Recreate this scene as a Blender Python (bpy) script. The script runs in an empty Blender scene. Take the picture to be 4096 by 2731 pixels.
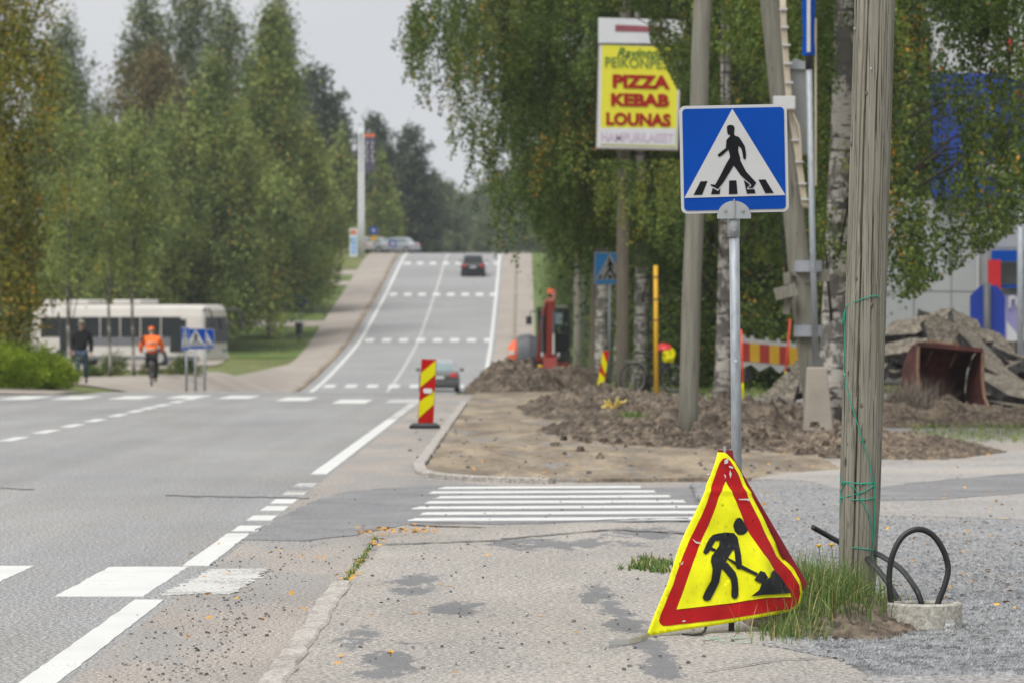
import bpy, bmesh, math, random
import numpy as np
from mathutils import Vector, Matrix, noise
random.seed(7)
rng = np.random.default_rng(7)
SC = bpy.context.scene
COL = SC.collection
R = math.radians
V = Vector

# ------------------------------------------------------------------ camera, sky, sun, exposure
CH = 1.6                      # camera height above the near road
cd = bpy.data.cameras.new('camera')
cam = bpy.data.objects.new('camera', cd)
COL.objects.link(cam)
SC.camera = cam
cam.location = (0, 0, CH)
cam.rotation_euler = (math.pi/2 - 0.0044, 0, 0.0024)
cd.sensor_width = 36
cd.lens = 153.06
cd.clip_start = 0.5
cd.clip_end = 6000
cd.dof.use_dof = True
cd.dof.focus_distance = 23.6
cd.dof.aperture_fstop = 5.8
cd.dof.aperture_blades = 9

world = bpy.data.worlds.new('World')
SC.world = world
world.use_nodes = True
wn, wl = world.node_tree.nodes, world.node_tree.links
wn.clear()
SUN_EL, SUN_AZ = R(58), R(215)          # azimuth clockwise from +Y
sky = wn.new('ShaderNodeTexSky')
sky.sky_type = 'NISHITA'
sky.sun_disc = False
sky.sun_elevation = SUN_EL
sky.sun_rotation = SUN_AZ
sky.air_density = 1.0
sky.dust_density = 4.0
hsv = wn.new('ShaderNodeHueSaturation')
hsv.inputs['Saturation'].default_value = 0.12
wl.new(sky.outputs[0], hsv.inputs['Color'])
tc = wn.new('ShaderNodeTexCoord')
mp = wn.new('ShaderNodeMapping')
mp.inputs['Scale'].default_value = (1.6, 1.6, 7.0)
wl.new(tc.outputs['Generated'], mp.inputs['Vector'])
cn = wn.new('ShaderNodeTexNoise')
cn.inputs['Scale'].default_value = 3.0
cn.inputs['Detail'].default_value = 4.0
wl.new(mp.outputs[0], cn.inputs['Vector'])
cr = wn.new('ShaderNodeValToRGB')        # a closed grey cloud deck
cr.color_ramp.elements[0].position = 0.25
cr.color_ramp.elements[0].color = (2.84, 2.93, 3.09, 1)
cr.color_ramp.elements[1].position = 0.8
cr.color_ramp.elements[1].color = (3.34, 3.40, 3.50, 1)
wl.new(cn.outputs['Fac'], cr.inputs[0])
mx = wn.new('ShaderNodeMix')
mx.data_type = 'RGBA'
mx.inputs['Factor'].default_value = 0.93
wl.new(hsv.outputs[0], mx.inputs['A'])
wl.new(cr.outputs[0], mx.inputs['B'])
bg = wn.new('ShaderNodeBackground')
bg.inputs['Strength'].default_value = 0.1
wl.new(mx.outputs['Result'], bg.inputs['Color'])
wo = wn.new('ShaderNodeOutputWorld')
wl.new(bg.outputs[0], wo.inputs['Surface'])

sd = bpy.data.lights.new('sun', 'SUN')
sd.energy = 1.5
sd.angle = R(42)
sd.color = (1.0, 0.98, 0.95)
sun = bpy.data.objects.new('sun', sd)
COL.objects.link(sun)
sdir = V((math.sin(SUN_AZ)*math.cos(SUN_EL), math.cos(SUN_AZ)*math.cos(SUN_EL), math.sin(SUN_EL)))
sun.rotation_euler = sdir.to_track_quat('Z', 'Y').to_euler()
sun.location = (0, 0, 60)

SC.view_settings.view_transform = 'Standard'
SC.view_settings.look = 'None'
SC.view_settings.exposure = 1.2
SC.view_settings.gamma = 1.0
SC.cycles.use_denoising = True
SC.cycles.max_bounces = 6
SC.cycles.transparent_max_bounces = 6
SC.cycles.volume_bounces = 0

# ------------------------------------------------------------------ measuring helpers
FP, VX, HZ = 10000.0, 1200.0, 740.0      # focal length, vanishing point of the road, horizon
def at(x, y, d):
    return V(((x-VX)/FP*d, d, CH-(y-HZ)/FP*d))
def gd(x, y):                            # point on the level near ground
    d = CH*FP/(y-HZ)
    return ((x-VX)/FP*d, d)
def hit(x, y, p0, n):
    o = V((0, 0, CH)); r = V(((x-VX)/FP, 1, -(y-HZ)/FP))
    return o + r*((p0-o).dot(n)/r.dot(n))

# ------------------------------------------------------------------ terrain heights
DG = sorted(set([4, 8, 12, 16] + list(range(20, 130, 3)) + list(range(130, 430, 4)) + [450, 480, 520, 600, 700, 900, 1300, 2000, 3500]))
def prof(pts):
    xs = np.arange(0, 700, 1.0)
    px, pz = zip(*pts)
    z = np.interp(xs, px, pz)
    k = np.ones(13)/13
    zp = np.pad(z, 6, mode='edge')
    z = np.convolve(zp, k, 'valid')
    return np.interp(DG, xs, z)
ROADP = prof([(0,0),(92,0),(106,-.06),(120,-.4),(150,-1.2),(172,-1.62),(188,-1.66),(200,-1.47),(215,-1.05),(235,-.35),(256,.5),(303,3.5),(340,6.2),(356,7.2),(372,7.5),(400,7.85),(450,8.2),(600,8.6),(700,8.6)])
LEFTP = prof([(0,0),(110,0),(123,-.13),(135,-.33),(170,-.5),(238,-.72),(256,.2),(275,1.6),(303,3.5),(340,6.2),(356,7.2),(372,7.5),(400,7.85),(450,8.2),(600,8.6),(700,8.6)])
RIGHTP = prof([(0,0),(112,0),(140,-.3),(161,-.6),(200,-.9),(230,-.4),(256,.5),(303,3.5),(340,6.2),(356,7.2),(372,7.5),(400,7.85),(450,8.2),(600,8.6),(700,8.6)])
def ss(a, b, x):
    t = min(1, max(0, (x-a)/(b-a)))
    return t*t*(3-2*t)
def H(x, d):
    r = float(np.interp(d, DG, ROADP))
    if x < -10.2:
        w = ss(-10.2, -13.4, x) if False else ss(10.2, 13.4, -x)
        return r + (float(np.interp(d, DG, LEFTP))-r)*w
    if x > -1.2:
        w = ss(-1.2, 1.4, x)
        return r + (float(np.interp(d, DG, RIGHTP))-r)*w
    return r

# ------------------------------------------------------------------ materials
M = {}
def newmat(name):
    m = bpy.data.materials.new(name); m.use_nodes = True
    M[name] = m
    nt = m.node_tree
    b = nt.nodes['Principled BSDF']
    return m, nt, b
def coord(nt, scale=(1,1,1), kind='Object'):
    t = nt.nodes.new('ShaderNodeTexCoord'); p = nt.nodes.new('ShaderNodeMapping')
    p.inputs['Scale'].default_value = scale
    nt.links.new(t.outputs[kind], p.inputs['Vector'])
    return p.outputs[0]
def tnoise(nt, vec, scale, detail=3, rough=.55):
    n = nt.nodes.new('ShaderNodeTexNoise')
    n.inputs['Scale'].default_value = scale; n.inputs['Detail'].default_value = detail
    n.inputs['Roughness'].default_value = rough
    nt.links.new(vec, n.inputs['Vector'])
    return n.outputs['Fac']
def ramp(nt, fac, stops):
    r = nt.nodes.new('ShaderNodeValToRGB')
    e = r.color_ramp.elements
    while len(e) < len(stops): e.new(.5)
    for i, (p, c) in enumerate(stops):
        e[i].position = p; e[i].color = tuple(c)[:3] + (1,) if hasattr(c, '__len__') else (c, c, c, 1)
    nt.links.new(fac, r.inputs[0])
    return r.outputs[0]
def mixc(nt, a, b, fac, mode='MIX'):
    m = nt.nodes.new('ShaderNodeMix'); m.data_type = 'RGBA'; m.blend_type = mode
    for k, v in (('Factor', fac), ('A', a), ('B', b)):
        s = m.inputs[k] if k == 'Factor' else [i for i in m.inputs if i.name == k and i.type == 'RGBA'][0]
        if hasattr(v, 'is_linked'): nt.links.new(v, s)
        else: s.default_value = v if k == 'Factor' else (tuple(v)[:3]+(1,))
    return [o for o in m.outputs if o.type == 'RGBA'][0]
def bump(nt, b, h, strength, dist=.01):
    n = nt.nodes.new('ShaderNodeBump'); n.inputs['Strength'].default_value = strength; n.inputs['Distance'].default_value = dist
    nt.links.new(h, n.inputs['Height']); nt.links.new(n.outputs[0], b.inputs['Normal'])
def mul(c, k): return tuple(x*k for x in c[:3])
def plain(name, col, rough=.6, var=.18, scale=6, metal=0, spec=.4, stretch=(1,1,1), bmp=0):
    m, nt, b = newmat(name)
    f = tnoise(nt, coord(nt, stretch), scale, 4)
    c = ramp(nt, f, [(.3, mul(col, 1-var)), (.7, mul(col, 1+var))])
    nt.links.new(c, b.inputs['Base Color'])
    b.inputs['Roughness'].default_value = rough; b.inputs['Metallic'].default_value = metal
    b.inputs['Specular IOR Level'].default_value = spec
    if bmp: bump(nt, b, f, bmp)
    return m
WORN = [(780,870,1445,1490), (835,945,1478,1590), (885,1005,1318,1346), (915,995,1344,1368), (965,1095,1378,1416), (1325,1405,1338,1384), (1370,1432,1372,1410), (1385,1485,1410,1458), (1455,1535,1448,1515), (1485,1565,1508,1570), (1110,1430,1236,1262), (1400,1560,1212,1238)]
def wornblobs(nt):
    """where the pavement's wearing course is gone: overlapping spots"""
    prev = None
    t = nt.nodes.new('ShaderNodeTexCoord')
    for x0, x1, y0, y1 in WORN:
        d0, d1 = 15700/(y1-740), 15700/(y0-740); c = ((x0+x1)/2-1200)/1e4*(d0+d1)/2
        rx, rd = (x1-x0)/2e4*(d0+d1)/2, (d1-d0)/2
        p = nt.nodes.new('ShaderNodeMapping'); p.inputs['Location'].default_value = (-c/rx, -(d0+d1)/2/rd, 0); p.inputs['Scale'].default_value = (1/rx, 1/rd, 0)
        nt.links.new(t.outputs['Object'], p.inputs['Vector'])
        ln = nt.nodes.new('ShaderNodeVectorMath'); ln.operation = 'LENGTH'; nt.links.new(p.outputs[0], ln.inputs[0])
        m = nt.nodes.new('ShaderNodeMath'); m.operation = 'MULTIPLY_ADD'; nt.links.new(ln.outputs['Value'], m.inputs[0]); m.inputs[1].default_value = -.30; m.inputs[2].default_value = .93
        if prev is None: prev = m.outputs[0]
        else:
            q = nt.nodes.new('ShaderNodeMath'); q.operation = 'MAXIMUM'; nt.links.new(prev, q.inputs[0]); nt.links.new(m.outputs[0], q.inputs[1]); prev = q.outputs[0]
    return prev
def ground(name, col, spk=.45, big=.2, bigscale=.5, fine=110, bmp=.25, tint=None, tintamt=.5, stops=(.45,.6), rough=.9, worn=None, aniso=1.0, stone=None, spots=False, tracks=False):
    """mineral surface: fine stones, broad blotches, optional second tint in patches"""
    m, nt, b = newmat(name)
    v = coord(nt); va = coord(nt, (1, aniso, 1))
    f1 = tnoise(nt, v, fine, 2, .7)
    f2 = tnoise(nt, va, bigscale, 5, .6)
    f3 = tnoise(nt, v, fine*.28, 3, .6)
    c = ramp(nt, f1, [(.28, mul(col, 1-spk)), (.5, col), (.74, mul(col, 1+spk))])
    if tint:
        f4 = tnoise(nt, va, bigscale*1.7, 6, .65)
        k = ramp(nt, f4, [(stops[0], 0), (stops[1], tintamt)])
        c = mixc(nt, c, tint, k)
    f5 = tnoise(nt, v, fine*.5, 1, .5)
    c = mixc(nt, c, ramp(nt, f5, [(.36, 1-spk*.55), (.5, 1), (.64, 1+spk*.6)]), 1.0, 'MULTIPLY')
    if tracks:
        c = mixc(nt, c, ramp(nt, tnoise(nt, coord(nt, (1.3, .012, 1)), 1, 3, .5), [(.3, .88), (.7, 1.08)]), 1.0, 'MULTIPLY')
    if stone:
        c = mixc(nt, c, stone, ramp(nt, tnoise(nt, v, fine*.8, 2, .6), [(.55, 0), (.63, .5)]))
    if worn:
        vw = coord(nt, (1.0, .3, 1))
        f6 = tnoise(nt, vw, 4.5, 9, .78); f7 = wornblobs(nt) if spots else tnoise(nt, coord(nt, (1, .45, 1)), .8, 2, .5)
        s6 = nt.nodes.new('ShaderNodeMath'); s6.operation = 'MULTIPLY_ADD'; nt.links.new(f7, s6.inputs[0]); s6.inputs[1].default_value = .55; nt.links.new(f6, s6.inputs[2])
        c = mixc(nt, c, mixc(nt, worn, ramp(nt, f1, [(.3, .75), (.7, 1.2)]), 1.0, 'MULTIPLY'), ramp(nt, s6.outputs[0], [(.855, 0), (.88, .9)]))
    c = mixc(nt, c, ramp(nt, f2, [(.3, 1-big), (.7, 1+big*.6)]), 1.0, 'MULTIPLY')
    c = mixc(nt, c, ramp(nt, f3, [(.3, 1-big*.6), (.7, 1+big*.5)]), 1.0, 'MULTIPLY')
    nt.links.new(c, b.inputs['Base Color'])
    b.inputs['Roughness'].default_value = rough
    b.inputs['Specular IOR Level'].default_value = .25
    bump(nt, b, f1, bmp, .01)
    return m
ground('asphalt', (.28,.28,.277), .85, .16, .35, 80, aniso=.3, stone=(.18,.185,.19), tracks=True, tint=(.29,.272,.25), tintamt=.6)
ground('asphalt_far', (.285,.283,.28), .3, .14, .12, 30)
ground('asphalt_dusty', (.335,.298,.262), .7, .14, .6, 90, tint=(.27,.262,.25), tintamt=.75, stops=(.45,.58), aniso=.3, stone=(.2,.2,.205))
ground('asphalt_patch', (.20,.20,.205), .35, .14, .8, 100, tint=(.27,.26,.25), tintamt=.5)
ground('asphalt_walk', (.32,.297,.268), .62, .16, .7, 70, bmp=.5, tint=(.385,.35,.308), tintamt=.7, stops=(.4,.62), worn=(.165,.166,.17), aniso=.35, stone=(.155,.165,.18), spots=True)
ground('asphalt_worn', (.17,.17,.172), .3, .2, 2.0, 90, tint=(.26,.245,.23), tintamt=.5)
ground('gravel_base', (.245,.247,.25), .7, .12, .6, 60, bmp=.8, tint=(.32,.29,.26), tintamt=.45)
ground('side_asphalt', (.315,.30,.285), .3, .12, .25, 60, tint=(.385,.35,.31), tintamt=.8)
ground('soil', (.125,.098,.072), .6, .45, 1.3, 22, bmp=1.0, tint=(.20,.155,.11), tintamt=.7)
ground('soil_dark', (.10,.077,.057), .6, .5, 2.4, 16, bmp=1.0, tint=(.175,.142,.105), tintamt=.8, stops=(.47,.6))
ground('sand', (.30,.243,.172), .45, .3, 1.1, 30, tint=(.165,.13,.095), tintamt=.75, stops=(.44,.58), worn=(.24,.235,.23), aniso=.16)
ground('concrete', (.40,.38,.33), .25, .15, 2.2, 70, bmp=.3)
ground('kerb_concrete', (.40,.37,.335), .35, .28, 2.5, 70, bmp=.6)
ground('paving_tan', (.33,.29,.25), .25, .15, .3, 30)
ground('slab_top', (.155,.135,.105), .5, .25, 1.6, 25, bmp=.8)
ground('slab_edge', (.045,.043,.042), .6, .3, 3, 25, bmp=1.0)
ground('verge', (.13,.155,.045), .5, .3, .35, 9, tint=(.26,.21,.09), tintamt=.7, stops=(.5,.68))
ground('turf', (.10,.15,.032), .45, .25, .35, 9, tint=(.2,.19,.06), tintamt=.6, stops=(.5,.7))
def paint(name, col, wear=.0, fine=40, under=(.25,.24,.225)):
    m, nt, b = newmat(name)
    v = coord(nt)
    f = tnoise(nt, v, fine, 4, .7); g = tnoise(nt, v, 1.7, 4, .6)
    c = ramp(nt, g, [(.3, mul(col, .9)), (.7, mul(col, 1.05))])
    a = nt.nodes.new('ShaderNodeMath'); a.operation = 'MULTIPLY_ADD'
    nt.links.new(g, a.inputs[0]); a.inputs[1].default_value = .6; nt.links.new(f, a.inputs[2])
    k = ramp(nt, a.outputs[0], [(1.08-.5*wear, 0), (1.13-.5*wear, 1)])
    c = mixc(nt, c, under, k)
    nt.links.new(c, b.inputs['Base Color']); b.inputs['Roughness'].default_value = .7
    b.inputs['Specular IOR Level'].default_value = .25
    return m
paint('road_paint', (.61,.61,.585), .24)
paint('road_paint_worn', (.58,.57,.54), .55)
paint('road_paint_far', (.60,.60,.575), .0)
# wood with vertical grain, cracks and knots
def wood(name, c0, c1, dark, sx=26, sz=.9):
    m, nt, b = newmat(name)
    v = coord(nt, (sx, sx, sz)); v2 = coord(nt, (sx*3.4, sx*3.4, sz*1.3)); v3 = coord(nt, (7, 7, 3.4))
    f = tnoise(nt, v, 1, 5, .65); g = tnoise(nt, v2, 1, 3, .6)
    c = ramp(nt, f, [(.28, c0), (.72, c1)])
    k = ramp(nt, g, [(.335, 1), (.41, 0)])
    c = mixc(nt, c, dark, k)
    n2 = tnoise(nt, v, 1.9, 6, .7)
    c = mixc(nt, c, mul(dark, 1.6), ramp(nt, n2, [(.56, 0), (.64, .8)]))
    vo = nt.nodes.new('ShaderNodeTexVoronoi'); vo.inputs['Scale'].default_value = 1.0; nt.links.new(v3, vo.inputs['Vector'])
    c = mixc(nt, c, mul(dark, 1.3), ramp(nt, vo.outputs['Distance'], [(.05, .85), (.13, 0)]))
    nt.links.new(c, b.inputs['Base Color']); b.inputs['Roughness'].default_value = .85
    b.inputs['Specular IOR Level'].default_value = .2
    bump(nt, b, g, .7, .006)
wood('old_wood', (.15,.141,.108), (.315,.295,.24), (.045,.038,.03), 46, 1.0)
wood('grey_wood', (.14,.134,.108), (.25,.24,.198), (.08,.072,.055), 14, .6)
wood('brown_wood', (.10,.088,.066), (.16,.14,.105), (.05,.043,.033), 14, .6)
# birch bark
m, nt, b = newmat('birch_bark')
v = coord(nt, (2.2, 2.2, 9)); f = tnoise(nt, v, 1, 6, .7); g = tnoise(nt, coord(nt, (3, 3, 1.6)), 1, 5, .7)
c = ramp(nt, f, [(.3, (.34,.31,.27)), (.6, (.5,.47,.42))])
c = mixc(nt, c, (.05,.045,.04), ramp(nt, f, [(.52, 0), (.57, 1)]))
c = mixc(nt, c, (.1,.092,.08), ramp(nt, g, [(.48, 0), (.54, .95)]))
nt.links.new(c, b.inputs['Base Color']); b.inputs['Roughness'].default_value = .85; bump(nt, b, f, .6, .03)
plain('bark', (.12,.095,.075), .9, .4, 4, stretch=(6,6,1), bmp=.5)
plain('twig_bark', (.055,.043,.035), .9, .3, 5)
plain('galvanised', (.30,.325,.345), .55, .2, 9, .25, .5, (4,4,1))
plain('galvanised_dull', (.36,.38,.385), .6, .12, 6, .2)
plain('sign_white', (.50,.50,.495), .5, .04, 5, spec=.15)
plain('sign_blue', (.0,.055,.33), .5, .06, 3, spec=.12)
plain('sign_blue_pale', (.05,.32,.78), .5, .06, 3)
plain('sign_black', (.008,.009,.011), .6, .2, 8, spec=.12)
plain('dark_blue', (.006,.035,.28), .6, .1, 2)
plain('steel', (.42,.42,.41), .4, .12, 10, .6)
plain('black_rubber', (.017,.017,.019), .45, .25, 12)
plain('black_plastic', (.022,.023,.025), .6, .2, 6)
plain('tyre', (.02,.02,.021), .85, .2, 10)
plain('twine', (.0,.30,.20), .7, .1, 30)
plain('tag_green', (.10,.45,.36), .6, .05, 9)
plain('red_paint', (.33,.035,.022), .5, .2, 4)
plain('machine_red', (.22,.022,.013), .45, .15, 3)
plain('machine_orange', (.72,.13,.04), .5, .08, 3)
plain('machine_grey', (.075,.08,.09), .5, .12, 3)
plain('machine_dark', (.02,.021,.023), .6, .2, 4)
plain('foot_concrete', (.31,.275,.23), .9, .14, 3, bmp=.2)
plain('bucket_red', (.07,.018,.015), .8, .6, 4, bmp=.4)
plain('bucket_rust', (.17,.10,.06), .85, .35, 7)
plain('post_orange', (.85,.085,.03), .5, .05, 5)
plain('post_yellow', (.62,.33,.012), .55, .1, 5)
plain('ribbon_yellow', (.72,.56,.12), .6, .1, 8)
plain('board_red', (.40,.008,.005), .5, .1, 6, spec=.12)
plain('board_yellow', (.60,.56,.002), .5, .05, 6, spec=.12)
plain('barrier_red', (.36,.035,.025), .6, .1, 5)
plain('barrier_yellow', (.62,.36,.02), .6, .1, 5)
plain('barrier_white', (.46,.46,.44), .6, .08, 5)
plain('cream_plastic', (.46,.40,.30), .6, .08, 5)
plain('white_plastic', (.52,.53,.52), .5, .05, 4)
plain('grey_plastic', (.27,.28,.27), .6, .06, 4)
plain('tape_grey', (.27,.28,.31), .55, .12, 14, stretch=(1,1,5))
plain('lightbox_white', (.56,.57,.585), .5, .04, 3)
plain('lightbox_yellow', (.64,.60,.035), .5, .03, 3)
plain('lightbox_frame', (.34,.29,.26), .6, .2, 4)
plain('print_red', (.30,.016,.013), .6, .08, 6, spec=.1)
plain('print_maroon', (.24,.065,.085), .6, .08, 6)
plain('print_green', (.09,.17,.035), .6, .1, 6)
plain('print_dkgreen', (.025,.13,.03), .6, .1, 6)
plain('print_pink', (.50,.40,.50), .6, .08, 6)
plain('wall_panel', (.345,.355,.37), .6, .05, .8)
plain('wall_blue', (.01,.04,.26), .6, .08, 1)
plain('wall_white', (.48,.49,.50), .6, .04, 1)
plain('sign_red', (.50,.012,.02), .5, .05, 3)
plain('poster_lilac', (.25,.23,.46), .6, .05, 3)
plain('poster_white', (.52,.52,.56), .6, .04, 3)
plain('window_dark', (.045,.047,.052), .15, .2, 1.5, spec=.6)
plain('fence_black', (.025,.026,.028), .7, .2, 3)
plain('car_black', (.010,.011,.013), .35, .1, 2, spec=.4)
plain('car_grey', (.065,.065,.065), .35, .08, 2, spec=.45)
plain('car_silver', (.34,.36,.38), .32, .06, 2, spec=.6)
plain('car_navy', (.013,.016,.024), .3, .1, 2, spec=.5)
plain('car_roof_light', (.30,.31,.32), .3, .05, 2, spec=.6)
plain('car_glass', (.20,.26,.27), .12, .12, 1.2, spec=.7)
plain('glass_dark', (.012,.015,.016), .12, .2, 1.2, spec=.4)
plain('lamp_red', (.60,.03,.03), .35, .1, 5)
plain('plate_white', (.6,.6,.6), .5, .05, 5)
plain('bus_white', (.50,.475,.435), .4, .06, .8)
plain('bus_grey', (.13,.135,.145), .5, .1, 1)
plain('house_wall', (.21,.235,.28), .8, .1, 1.2)
plain('house_trim', (.5,.5,.51), .7, .05, 2)
plain('house_roof', (.16,.18,.215), .7, .12, 1.5)
plain('skin', (.42,.25,.18), .6, .06, 9)
plain('jacket_black', (.012,.012,.014), .9, .3, 9)
plain('jeans', (.045,.075,.12), .9, .2, 12)
plain('hi_vis_orange', (.90,.16,.015), .7, .06, 9)
plain('reflective', (.52,.45,.38), .5, .06, 9)
plain('trousers_black', (.018,.018,.02), .9, .2, 9)
plain('cap_grey', (.24,.21,.17), .9, .2, 9)
plain('shoe', (.03,.028,.026), .8, .2, 9)
plain('leaf_litter', (.52,.27,.05), .8, .45, 3)
plain('pebble', (.13,.125,.12), .9, .6, 2.1)
plain('gravel_stone', (.27,.275,.28), .9, .5, 9)
plain('stone_tan', (.30,.25,.2), .9, .25, 6, bmp=.4)
plain('flower_yellow', (.80,.46,.01), .7, .1, 9)
plain('stem_green', (.14,.17,.06), .8, .2, 9)
plain('dry_weed', (.16,.135,.105), .9, .3, 9)
plain('banner_dark', (.075,.065,.105), .8, .2, 3)
plain('banner_orange', (.6,.14,.04), .8, .1, 3)
plain('lamp_white', (.62,.64,.66), .5, .05, 3)
plain('sand_streak', (.19,.155,.115), .95, .25, 3)
plain('crack', (.12,.115,.108), .95, .3, 6)
plain('spray_green', (.16,.42,.30), .9, .3, 12)
# leaves: colour by each leaf's own tone
def leafmat(name, stops, transl=.3):
    m, nt, b = newmat(name)
    a = nt.nodes.new('ShaderNodeAttribute'); a.attribute_name = 'tone'
    c = ramp(nt, a.outputs['Fac'], stops)
    nt.links.new(c, b.inputs['Base Color']); b.inputs['Roughness'].default_value = .6
    b.inputs['Specular IOR Level'].default_value = .3
    t = nt.nodes.new('ShaderNodeBsdfTranslucent'); nt.links.new(c, t.inputs['Color'])
    mxs = nt.nodes.new('ShaderNodeMixShader'); mxs.inputs[0].default_value = transl
    nt.links.new(b.outputs[0], mxs.inputs[1]); nt.links.new(t.outputs[0], mxs.inputs[2])
    nt.links.new(mxs.outputs[0], nt.nodes['Material Output'].inputs['Surface'])
leafmat('birch_leaf', [(0, (.018,.030,.006)), (.4, (.072,.116,.020)), (.72, (.165,.225,.038)), (.9, (.28,.25,.04)), (.95, (.50,.29,.035)), (1, (.55,.24,.03))])
leafmat('birch_leaf_left', [(0, (.05,.075,.022)), (.4, (.165,.22,.058)), (.75, (.31,.37,.095)), (.92, (.28,.235,.055)), (1, (.46,.25,.05))])
leafmat('birch_leaf_gold', [(0, (.07,.085,.014)), (.4, (.17,.185,.028)), (.75, (.27,.26,.035)), (.92, (.38,.24,.03)), (1, (.50,.22,.03))])
leafmat('aspen_leaf', [(0, (.06,.085,.04)), (.5, (.14,.18,.08)), (.85, (.23,.27,.12)), (1, (.33,.28,.06))])
leafmat('pine_needle', [(0, (.022,.034,.022)), (.5, (.05,.07,.042)), (1, (.095,.115,.06))], .1)
leafmat('russet_leaf', [(0, (.08,.068,.03)), (.5, (.18,.15,.06)), (1, (.28,.21,.07))])
leafmat('shrub_leaf', [(0, (.13,.2,.012)), (.5, (.34,.46,.03)), (1, (.52,.62,.07))], .4)
leafmat('grass_blade', [(0, (.045,.085,.018)), (.5, (.105,.18,.036)), (.85, (.20,.29,.075)), (1, (.42,.36,.16))])
# crumpled reflective sheeting on the roadworks sign
def sheet(name, col, scratch, amt):
    m, nt, b = newmat(name)
    v = coord(nt)
    f = tnoise(nt, v, 14, 6, .75); g = tnoise(nt, coord(nt, (60, 60, 14)), 1, 3, .7); h = tnoise(nt, v, 4, 3)
    c = ramp(nt, h, [(.3, mul(col, .86)), (.7, mul(col, 1.06))])
    c = mixc(nt, c, scratch, ramp(nt, g, [(.60, 0), (.68, amt)]))
    c = mixc(nt, c, mul(scratch, .5), ramp(nt, f, [(.60, 0), (.70, amt)]))
    nt.links.new(c, b.inputs['Base Color']); b.inputs['Roughness'].default_value = .42; b.inputs['Specular IOR Level'].default_value = .2
    bump(nt, b, h, .5, .03)
sheet('sheet_yellow', (.80,.79,.005), (.35,.30,.06), .5)
sheet('sheet_red', (.40,.005,.007), (.12,.03,.03), .6)
sheet('sheet_black', (.016,.017,.018), (.10,.10,.10), .5)
sheet('sheet_back', (.22,.02,.03), (.08,.04,.04), .6)

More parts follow.
